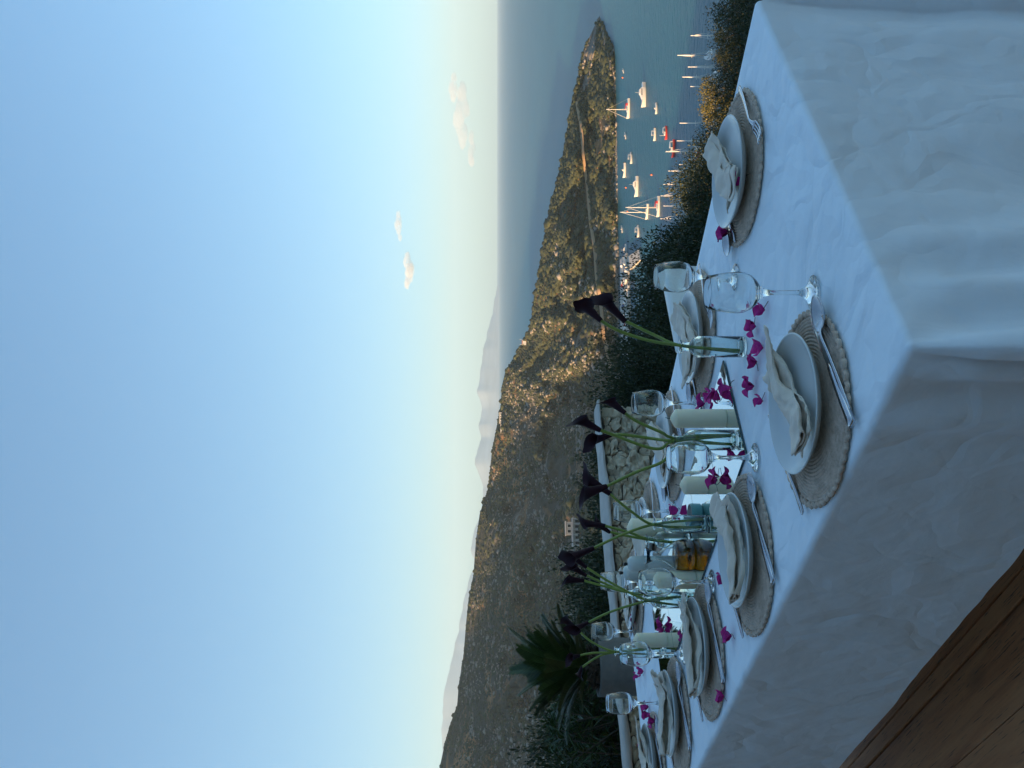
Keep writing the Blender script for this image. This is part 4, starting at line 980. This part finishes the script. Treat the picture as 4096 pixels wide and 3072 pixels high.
for (v_, y_, d_, rx, rz, kd) in [(2872, -60, 19, 1.5, 1.3, 'd'), (2868, 60, 17, 1.1, 1.0, 'd'), (2848, 190, 20, 1.0, 1.0, 'o'), (2808, 350, 24, 1.1, 1.2, 'o'), (2806, 425, 25, 0.9, 1.1, 'o'), (2850, 270, 18, 0.9, 1.0, 'd'), (2856, 520, 22, 0.8, 0.9, 'o'), (2826, 640, 24, 1.0, 1.1, 'o'), (2850, 570, 20, 0.8, 0.9, 'o'), (2824, 740, 25, 1.1, 1.1, 'o'), (2818, 840, 25, 1.0, 1.1, 'o'),
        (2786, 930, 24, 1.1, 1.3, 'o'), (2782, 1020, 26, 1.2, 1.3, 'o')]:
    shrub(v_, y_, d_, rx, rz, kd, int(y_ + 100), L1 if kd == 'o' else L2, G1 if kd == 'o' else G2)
for (v_, y_, d_, rx, rz, kd) in [(2780, 560, 21, 0, 0, 'x'), (2760, 635, 18, 1.0, 1.2, 'd'), (2730, 720, 17, 1.1, 1.3, 'd'), (2690, 800, 15, 1.0, 1.3, 'd'), (2680, 880, 14, 1.0, 1.2, 'd'), (2650, 960, 13, 0.9, 1.2, 'd'), (2600, 1040, 12, 0.8, 1.1, 'w'), (2545, 1090, 11.5, 0.7, 1.0, 'w'), (2540, 1130, 11.5, 0.9, 1.3, 'd'), (2508, 1190, 10.5, 0.8, 1.2, 'w'), (2530, 1250, 10.5, 0.9, 1.3, 'd'), (2515, 1340, 10, 0.8, 1.2, 'd'), (2440, 1440, 9.5, 0.8, 1.3, 'd'), (2380, 1520, 9.2, 0.7, 1.2, 'd'), (2378, 1600, 9.0, 0.7, 1.2, 'd'), (2620, 1150, 9, 0.8, 1.2, 'd'), (2640, 1020, 11, 0.8, 1.2, 'd'), (2600, 1300, 8.5, 0.7, 1.1, 'd'), (2520, 1480, 8.2, 0.6, 1.1, 'd')]:
    if kd != 'x': shrub(v_, y_, d_, rx, rz, kd, int(y_), L2, G2)
for (v_, y_, d_, rx, rz, kd) in [(2385, 1690, 9.2, 0.6, 0.9, 'd'), (2345, 1770, 9.2, 0.6, 1.0, 'w'), (2360, 1860, 9.0, 0.7, 1.0, 'd'), (2275, 1935, 9.5, 0.65, 1.1, 'w'), (2375, 2030, 8.6, 0.6, 1.0, 'd'), (2390, 2120, 8.5, 0.6, 0.9, 'o'), (2350, 2200, 8.2, 0.7, 1.0, 'd'), (2240, 2330, 8.5, 0.8, 1.2, 'w'), (2290, 2300, 8, 0.8, 1.2, 'd'), (2300, 2420, 7.6, 0.8, 1.2, 'd'), (2280, 2540, 7.4, 0.8, 1.2, 'd'), (2300, 2660, 7.2, 0.8, 1.2, 'd'), (2270, 2790, 7.0, 0.8, 1.3, 'd'), (2120, 2900, 7.4, 0.6, 1.2, 'w'), (2075, 2960, 7.6, 0.6, 1.3, 'w'), (2170, 2960, 7.0, 0.9, 1.5, 'd'), (2130, 3060, 7.2, 0.9, 1.5, 'd'), (2110, 3180, 7.4, 1.0, 1.5, 'd')]:
    shrub(v_, y_, d_, rx, rz, kd, int(y_), L3, G3)
for (v_, y_, d_) in [(2990, 120, 7.5), (3000, -150, 8.0), (2975, 380, 8.5), (2985, -420, 9.0), (2960, 200, 11.5), (2970, -250, 12.5), (2945, 480, 12.0), (2940, 0, 15.0), (2935, 330, 15.5), (2950, -520, 14.0)]:
    shrub(v_, y_, d_, 0.95, 1.0, 'd', int(y_ + 900), 'low dark shrub on the slope just beyond the bare table end', 'low shrubs below the terrace edge')
# oleander: long narrow leaves on upright shoots, between planter and wall
def oleander(seed, n_sh, H_):
    r_ = random.Random(seed); V, Fc, tw = [], [], []
    for i in range(n_sh):
        a_ = r_.uniform(0, 6.28); lean = r_.uniform(.05, .5); P = smooth_path([(0, 0, 0), (math.cos(a_) * lean * .35 * H_, math.sin(a_) * lean * .35 * H_, H_ * .5), (math.cos(a_) * lean * H_, math.sin(a_) * lean * H_, H_ * r_.uniform(.75, 1.0))], 12); tw.append(tube(P, np.linspace(.008, .003, 12), 4))
        for j in range(3, 12):
            for s_ in range(3):
                b_ = r_.uniform(0, 6.28); d_ = np.array([math.cos(b_) * .75, math.sin(b_) * .75, r_.uniform(.2, .9)]); d_ /= np.linalg.norm(d_); sd_ = np.cross(d_, [0, 0, 1]); sd_ /= np.linalg.norm(sd_); L_ = r_.uniform(.10, .17); k = len(V); p = P[j]
                V += [p, p + d_ * L_ * .4 + sd_ * .009, p + d_ * L_ - np.array([0, 0, .02]), p + d_ * L_ * .4 - sd_ * .009]; Fc.append((k, k + 1, k + 2, k + 3))
    return mesh_np('foliage', np.array(V), Fc, M['leaf_palm'], smooth=False), mesh_np('branches', *join(tw), M['bark'])
OL = [oleander(k, 26, 1.1) for k in (1, 2)]
for i, (v_, y_, d_) in enumerate([(2240, 2830, 6.0), (2230, 2930, 6.1), (2250, 3030, 6.0), (2300, 2760, 6.2)]):
    t_ = px(v_, y_, d_); o = thing('oleander_shrub', 'shaded oleander with long narrow leaves behind the wall beside the planter', 'shrub', (t_[0], t_[1], t_[2] - 1.05), i * 1.7, 'oleanders behind the wall')
    obj('crown', OL[i % 2][0], o); obj('branches', OL[i % 2][1], o)

# ------------------------------------------------------------------ boats
def hull_mesh(L_, B_, Fb, mat, name='hull', bow=1.0, sheer=0.25):
    n, V, Fc = 13, [], []; m_ = 9
    for i in range(n):
        t_ = i / (n - 1); x_ = (t_ - 0.5) * L_
        hb = B_ / 2 * (min(1, 0.72 + 1.1 * t_) if t_ < 0.3 else (1 - ((t_ - 0.3) / 0.7) ** 2.3) ** 0.8 if t_ < 1 else 0.0) + 0.01
        top = Fb * (1 + sheer * (2 * t_ - 0.8) ** 2 + (0.35 * bow * max(0, t_ - 0.6)))
        for j in range(m_):
            a_ = (j / (m_ - 1) - 0.5) * math.pi; w_ = math.copysign(abs(math.sin(a_)) ** 0.55, a_) * hb; z_ = top - (top + 0.35 * Fb) * (math.cos(a_) ** 0.8 if abs(a_) < 1.57 else 0)
            V.append((x_ + (0.06 * L_ * max(0, t_ - .7) * (z_ / Fb)), w_, z_))
    Fc = grid_faces(n, m_).tolist(); Fc += [tuple(i * m_ for i in range(n)) + tuple(i * m_ + m_ - 1 for i in reversed(range(n)))][:0]
    Fc.append(tuple(range(m_))); Fc += [(i * m_, (i + 1) * m_, (i + 1) * m_ + m_ - 1, i * m_ + m_ - 1) for i in range(n - 1)]
    return mesh_np(name, np.array(V), Fc, mat, smooth=False)
def prism(x0, x1, w_, z0, z1, front=0.3, back=0.1, mat=None, name='cabin'):
    V = np.array([(x0, -w_ / 2, z0), (x1, -w_ / 2, z0), (x1, w_ / 2, z0), (x0, w_ / 2, z0), (x0 + back * (z1 - z0) * 2, -w_ * .42, z1), (x1 - front * (z1 - z0) * 3, -w_ * .42, z1), (x1 - front * (z1 - z0) * 3, w_ * .42, z1), (x0 + back * (z1 - z0) * 2, w_ * .42, z1)])
    return mesh_np(name, V, [(3, 2, 1, 0), (4, 5, 6, 7), (0, 1, 5, 4), (1, 2, 6, 5), (2, 3, 7, 6), (3, 0, 4, 7)], mat, smooth=False)
def sailboat(o, L_, mast_h, stripe=None, cat=False):
    if cat:
        for s_ in (-1, 1): h_ = obj('hull', hull_mesh(L_, L_ * .16, L_ * .13, M['gel_white']), o, (0, s_ * L_ * .22, 0))
        obj('bridge_deck', mesh_np('bridge_deck', *box(-L_ * .42, L_ * .22, -L_ * .22, L_ * .22, L_ * .09, L_ * .135), M['gel_white'], smooth=False), o)
        cb = obj('cabin', prism(-L_ * .35, L_ * .18, L_ * .40, L_ * .135, L_ * .21, .4, .1, M['gel_white']), o)
    else:
        obj('hull', hull_mesh(L_, L_ * .30, L_ * .10, M['gel_white']), o)
        cb = obj('cabin', prism(-L_ * .15, L_ * .28, L_ * .19, L_ * .095, L_ * .145, .9, .1, M['gel_white']), o)
    obj('cabin_windows', mesh_np('cabin_windows', *box(-L_ * .10, L_ * .12, -L_ * (.205 if cat else .097), L_ * (.205 if cat else .097), L_ * (.155 if cat else .112), L_ * (.18 if cat else .128)), M['boat_dark'], smooth=False), cb)
    if stripe: obj('spray_hood', prism(-L_ * .27, -L_ * .12, L_ * .22, L_ * .10, L_ * .19, .2, .1, M[stripe], 'spray_hood'), o)
    obj('mast', mesh_np('mast', *tube([(L_ * .06, 0, L_ * .08), (L_ * .05, 0, mast_h)], [0.21, 0.15], 6), M['mast']), o)
    obj('boom', mesh_np('boom', *tube([(L_ * .05, 0, L_ * .22), (-L_ * .34, 0, L_ * .21)], [0.20, 0.16], 6), M['boat_blue'] if not stripe else M[stripe]), o)
    obj('spreader', mesh_np('spreader', *tube([(L_ * .055, -.9, mast_h * .58), (L_ * .055, .9, mast_h * .58)], 0.06, 5), M['mast']), o)
    for (x_, y_) in ((L_ * .50, 0), (-L_ * .47, 0), (L_ * .03, L_ * .13), (L_ * .03, -L_ * .13)):
        obj('stay', mesh_np('stay', *tube([(x_, y_, L_ * .12), (L_ * .05, 0, mast_h * (.97 if y_ == 0 else .6))], 0.075 if x_ > 0.2 * L_ else 0.03, 4), M['mast']), o)
def motorboat(o, L_, style):
    hm = 'boat_red' if style == 'red' else 'gel_white'
    obj('hull', hull_mesh(L_, L_ * .32, L_ * .12, M[hm], bow=1.4), o)
    obj('deck', mesh_np('deck', *box(-L_ * .42, L_ * .15, -L_ * .12, L_ * .12, L_ * .10, L_ * .128), M['boat_deck' if style == 'red' else 'gel_white'], smooth=False), o)
    if style == 'red':
        obj('cabin', prism(-L_ * .05, L_ * .18, L_ * .20, L_ * .12, L_ * .22, .15, .1, M['gel_white']), o)
        obj('canopy', mesh_np('canopy', *bevel_box(-L_ * .40, -L_ * .02, -L_ * .13, L_ * .13, L_ * .285, L_ * .30, .02), M['gel_white']), o)
        for sx in (-.38, -.04):
            for sy in (-1, 1): obj('canopy_post', mesh_np('canopy_post', *tube([(sx * L_, sy * L_ * .12, L_ * .11), (sx * L_, sy * L_ * .12, L_ * .29)], .05, 5), M['mast']), o)
        obj('mast', mesh_np('mast', *tube([(L_ * .2, 0, L_ * .1), (L_ * .2, 0, L_ * .55)], [.09, .05], 5), M['mast']), o)
    elif style == 'yacht':
        cb = obj('cabin', prism(-L_ * .28, L_ * .22, L_ * .23, L_ * .12, L_ * .20, .8, .1, M['gel_white']), o)
        obj('cabin_windows', mesh_np('cabin_windows', *box(-L_ * .22, L_ * .05, -L_ * .117, L_ * .117, L_ * .145, L_ * .175), M['boat_dark'], smooth=False), cb)
        obj('flybridge', prism(-L_ * .22, L_ * .02, L_ * .18, L_ * .20, L_ * .255, .5, .1, M['gel_white'], 'flybridge'), o)
        obj('aerial', mesh_np('aerial', *tube([(-L_ * .1, 0, L_ * .25), (-L_ * .1, 0, L_ * .42)], .05, 5), M['mast']), o)
    elif style == 'canopy':
        obj('canopy', mesh_np('canopy', *bevel_box(-L_ * .30, L_ * .08, -L_ * .13, L_ * .13, L_ * .30, L_ * .325, .02), M['gel_white']), o)
        for sx in (-.27, .05):
            for sy in (-1, 1): obj('canopy_post', mesh_np('canopy_post', *tube([(sx * L_, sy * L_ * .12, L_ * .11), (sx * L_, sy * L_ * .12, L_ * .31)], .05, 5), M['mast']), o)
        obj('outboard', mesh_np('outboard', *bevel_box(-L_ * .54, -L_ * .47, -.2, .2, -.1, L_ * .17, .04), M['boat_dark']), o)
    else:
        obj('console', prism(-L_ * .05, L_ * .10, L_ * .12, L_ * .12, L_ * .26, .3, .0, M['gel_white'], 'console'), o)
        obj('windscreen', mesh_np('windscreen', *box(L_ * .02, L_ * .06, -L_ * .06, L_ * .06, L_ * .26, L_ * .31), M['boat_dark'], smooth=False), o)
        obj('outboard', mesh_np('outboard', *bevel_box(-L_ * .54, -L_ * .47, -.2, .2, -.1, L_ * .17, .04), M['boat_dark']), o)
# (photo x of the waterline, photo y of the middle, length in photo px, type, heading deg, label, mast px)
BO = [(2495, 283, 26, 'open', 8, 'small open boat moored alone nearest the rocky headland tip', 0), (2582, 380, 112, 'yacht', 184, 'white motor yacht lying beyond the mast of a sailing yacht', 0), (2518, 434, 86, 'sailr', 172, 'white sailing yacht with red hood lying closest to the far shore', 86),
      (2628, 434, 52, 'open', 185, 'small white open boat off the stern of the white motor yacht', 0), (2504, 543, 34, 'open', 10, 'low dinghy close under the far shore rocks', 0), (2622, 538, 56, 'canopy', 175, 'white motorboat with raised canopy beside the red boats', 0),
      (2668, 532, 62, 'red', 185, 'smaller red hulled excursion boat with white canopy', 0), (2699, 594, 78, 'red', 172, 'larger red hulled excursion boat with white canopy', 0), (2528, 632, 54, 'canopy', 190, 'white day boat with flat canopy near the far shore', 0),
      (2502, 681, 64, 'open', 170, 'white speedboat tied closest to the far shore rocks', 0), (2552, 746, 90, 'yacht', 175, 'white cruiser with flybridge in the middle of the bay', 0), (2638, 826, 92, 'sailr', 176, 'white sailing yacht with red hood in front of another yacht', 128), (2592, 846, 66, 'sail', 160, 'sailing yacht moored behind the red hooded one', 106),
      (2718, 716, 46, 'yacht', 200, 'cruiser half hidden behind the slope shrubs', 0), (2490, 917, 34, 'open', 5, 'small boat lying by the quay rocks', 0), (2556, 925, 56, 'canopy', 188, 'white boat with canopy in the dark water off the quay', 0), (2508, 1006, 66, 'yacht', 178, 'large white motor yacht tied up at the quay end', 0)]
for (v_, y_, n_, ty, hd, lab, mp_) in BO:
    p = pz(v_, y_, SEA); d_ = p[1]; L_ = 0.88 * n_ / F * d_ / max(0.55, abs(math.cos(R(hd))))
    o = thing({'sail': 'sailing_yacht', 'sailr': 'sailing_yacht', 'cat': 'catamaran', 'yacht': 'motor_yacht', 'red': 'excursion_boat'}.get(ty, 'motorboat'), lab, 'boat', (p[0], p[1], SEA + 0.05), R(hd), 'boats moored in the bay')
    if ty in ('sail', 'sailr', 'cat'): sailboat(o, L_, mp_ / F * d_ + L_ * .1, 'boat_red' if ty == 'sailr' else None, ty == 'cat')
    else: motorboat(o, L_, ty)
# yachts at the near pontoon: only their masts rise over the shrubs
for k, (tip, y_) in enumerate([(2763, 146), (2710, 221), (2752, 270), (2730, 308), (2762, 346), (2719, 493), (2708, 564), (2664, 608), (2717, 659), (2654, 741), (2673, 686), (2643, 787), (2654, 825), (2641, 879)]):
    v_ = tip + random.uniform(135, 165); p = pz(v_, y_, SEA); d_ = p[1]; mh = (v_ - tip) / F * d_
    o = thing('sailing_yacht', 'moored sailing yacht showing only its bare mast above the slope shrubs', 'boat', (p[0], p[1], SEA + 0.05), R(60 + random.uniform(-20, 20)), 'yachts at the near mooring')
    sailboat(o, 11.5, mh, 'boat_red' if k % 5 == 2 else None)
for (v_, y_, lab) in [(2608, 699, 'small orange mooring buoy floating in mid bay'), (2492, 310, 'orange buoy near the headland tip'), (2505, 750, 'orange buoy near the far shore'), (2512, 846, 'orange buoy behind the sailing yachts')]:
    p = pz(v_, y_, SEA); tag(obj('mooring_buoy', mesh_np('mooring_buoy', *lathe([(0, -.3), (.45, -.1), (.55, .2), (.4, .55), (.1, .75), (.1, .95), (0, .95)], 14), M['buoy']), None, (p[0], p[1], SEA)), lab, 'buoy', 'mooring buoys')

# ------------------------------------------------------------------ quay, pier, cars
def slab(name, pts, z1, z0, mat):
    P = [pz(x_, y_, z1) for x_, y_ in pts]; n = len(P); V = np.array(P + [np.array([q_[0], q_[1], z0]) for q_ in P])
    Fc = [tuple(range(n)), tuple(reversed(range(n, 2 * n)))] + [(k, n + k, n + (k + 1) % n, (k + 1) % n) for k in range(n)]
    return obj(name, mesh_np(name, V, Fc, mat, smooth=False))
QZ = SEA + 1.5
tag(slab('quay', [(2504, 1012), (2512, 1200), (2520, 1420), (2484, 1420), (2480, 1200), (2479, 1040)], QZ, SEA - 3, M['quay']), kind='structure')
tag(slab('pier', [(2556, 996), (2560, 1040), (2516, 1080), (2507, 1030)], QZ - 0.1, SEA - 3, M['quay']), kind='structure')
for k, (v_, y_) in enumerate([(2508, 1048), (2514, 1085), (2507, 1128), (2517, 1165), (2510, 1215), (2516, 1262), (2509, 1310), (2517, 1350)]):
    p = pz(v_, y_, QZ); o = thing('motorboat', 'white boat laid up ashore on the sunlit quay behind the shrubs', 'boat', (p[0], p[1], QZ + 0.32), R(20 + 47 * k), 'boats laid up on the quay')
    motorboat(o, 7.0 + (k % 3), ['yacht', 'open', 'canopy'][k % 3])
def car_proto(mat):
    o = obj('parked_car', None)
    V, Fc = bevel_box(-2.1, 2.1, -.85, .85, .35, .85, .12, 2); obj('body', mesh_np('body', V, Fc, mat), o)
    c = obj('cabin', prism(-1.7, 1.0, 1.55, .85, 1.45, .35, .3, mat), o)
    obj('windows', mesh_np('windows', *box(-1.2, .55, -.74, .74, .95, 1.30), M['boat_dark'], smooth=False), c)
    for sx in (-1.3, 1.3):
        for sy in (-.78, .78): obj('wheel', mesh_np('wheel', *tube([(sx, sy - .1, .33), (sx, sy + .1, .33)], .33, 14), M['tyre']), o)
    return o
prot = [car_proto(c_) for c_ in CAR]
used = set(); CN = ['white', 'silver', 'red', 'dark blue']
for k, y_ in enumerate([1062, 1078, 1096, 1118, 1140, 1158, 1182, 1206, 1226, 1250, 1276, 1300, 1330]):
    c_ = [0, 1, 3, 0, 2, 0, 1, 0, 3, 1, 0, 2, 0][k]; p = pz(2490 + (k % 2) * 9 + 3 * (k % 3), y_, QZ)
    o = prot[c_] if c_ not in used else copy_tree(prot[c_]); used.add(c_)
    o.location = (p[0], p[1], QZ); o.rotation_euler = (0, 0, R(90 + (k * 37) % 50 - 25))
    tag(o, f'{CN[c_]} car parked on the sunlit quay beyond the shrubs', 'car', f'{CN[c_]} cars parked on the quay')

# ------------------------------------------------------------------ buildings on the hill
def building(name, label, v_, y_, wpx, parts_fn, rz=0.0, cat='building'):
    p = on_hill(np.array(float(y_)), np.array(float(v_))); u_ = p[1] / F
    o = thing(name, label, cat, (p[0], p[1], p[2] - 0.6), rz); parts_fn(o, wpx * u_, u_); return o
def villa(o, w_, u_):
    h_ = w_ * 0.26
    obj('wall', mesh_np('wall', *box(-w_ / 2, w_ / 2, 0, w_ * .4, 0, h_), M['villa'], smooth=False), o)
    obj('roof_slab', mesh_np('roof_slab', *bevel_box(-w_ * .53, w_ * .53, -w_ * .10, w_ * .43, h_, h_ * 1.14, .05), M['villa'], smooth=False), o)
    obj('upper_storey', mesh_np('upper_storey', *box(-w_ * .1, w_ * .38, w_ * .05, w_ * .38, h_ * 1.14, h_ * 2.0), M['villa'], smooth=False), o)
    obj('upper_roof', mesh_np('upper_roof', *bevel_box(-w_ * .13, w_ * .41, 0, w_ * .40, h_ * 2.0, h_ * 2.1, .05), M['villa'], smooth=False), o)
    obj('terrace', mesh_np('terrace', *box(-w_ * .58, w_ * .58, -w_ * .22, 0, -2.5, 0.12), M['quay'], smooth=False), o)
    for k in range(6): x_ = -w_ * .5 + k * w_ * .2; obj('pillar', mesh_np('pillar', *box(x_ - .18, x_ + .18, -w_ * .09, -w_ * .09 + .36, 0.12, h_), M['gel_white'], smooth=False), o)
    for k in range(5): x_ = -w_ * .4 + k * w_ * .2; f_ = obj('window', mesh_np('window', *box(x_ - w_ * .06, x_ + w_ * .06, -.06, -.01, .3, h_ * .8), M['gel_white'], smooth=False), o); obj('pane', mesh_np('pane', *box(x_ - w_ * .052, x_ + w_ * .052, -.09, -.065, .5, h_ * .75), M['boat_dark'], smooth=False), f_)
    for k in range(2): x_ = w_ * .03 + k * w_ * .2; f_ = obj('window', mesh_np('window', *box(x_ - w_ * .06, x_ + w_ * .06, w_ * .05 - .06, w_ * .05 - .01, h_ * 1.3, h_ * 1.85), M['gel_white'], smooth=False), o); obj('pane', mesh_np('pane', *box(x_ - w_ * .05, x_ + w_ * .05, w_ * .05 - .09, w_ * .05 - .065, h_ * 1.35, h_ * 1.8), M['boat_dark'], smooth=False), f_)
building('villa', 'flat roofed white villa with pillared terrace low on the shaded hillside', 2318, 2128, 108, villa, R(12))
def lowhouse(o, w_, u_):
    obj('wall', mesh_np('wall', *box(-w_ / 2, w_ / 2, 0, w_ * .3, 0, w_ * .22), M['gel_white'], smooth=False), o)
    obj('roof', mesh_np('roof', *bevel_box(-w_ * .54, w_ * .54, -.3, w_ * .33, w_ * .22, w_ * .27, .05), M['villa'], smooth=False), o)
    for k in range(4): x_ = -w_ * .36 + k * w_ * .24; f_ = obj('window', mesh_np('window', *box(x_ - w_ * .05, x_ + w_ * .05, -.06, -.01, w_ * .07, w_ * .17), M['villa'], smooth=False), o); obj('pane', mesh_np('pane', *box(x_ - w_ * .04, x_ + w_ * .04, -.09, -.065, w_ * .08, w_ * .16), M['boat_dark'], smooth=False), f_)
for (v_, y_, w_, lab) in [(2006, 1672, 44, 'long white house on the crest of the far hill, beside the wooded knoll'), (2008, 1715, 34, 'small white house on the crest, between two others'), (2004, 1776, 20, 'tiny pale house alone farthest up the crest')]: building('crest_house', lab, v_, y_, w_, lowhouse)
def beacon(o, w_, u_):
    obj('platform', mesh_np('platform', *bevel_box(-w_ / 2, w_ / 2, -2, 3, 0, 1.6, .1), M['gel_white'], smooth=False), o)
    obj('hut', mesh_np('hut', *box(-w_ * .28, w_ * .28, -1, 2, 1.6, 3.4), M['gel_white'], smooth=False), o); obj('roof', mesh_np('roof', *box(-w_ * .3, w_ * .3, -1.2, 2.2, 3.4, 4.1), M['roof_red'], smooth=False), o)
    for x_ in (-w_ * .42, w_ * .42): obj('mast', mesh_np('mast', *tube([(x_, 0, 1.6), (x_, 0, 6.5)], .12, 6), M['mast']), o)
building('signal_hut', 'small red and white signal hut standing on the headland crest', 2102, 1368, 24, beacon)
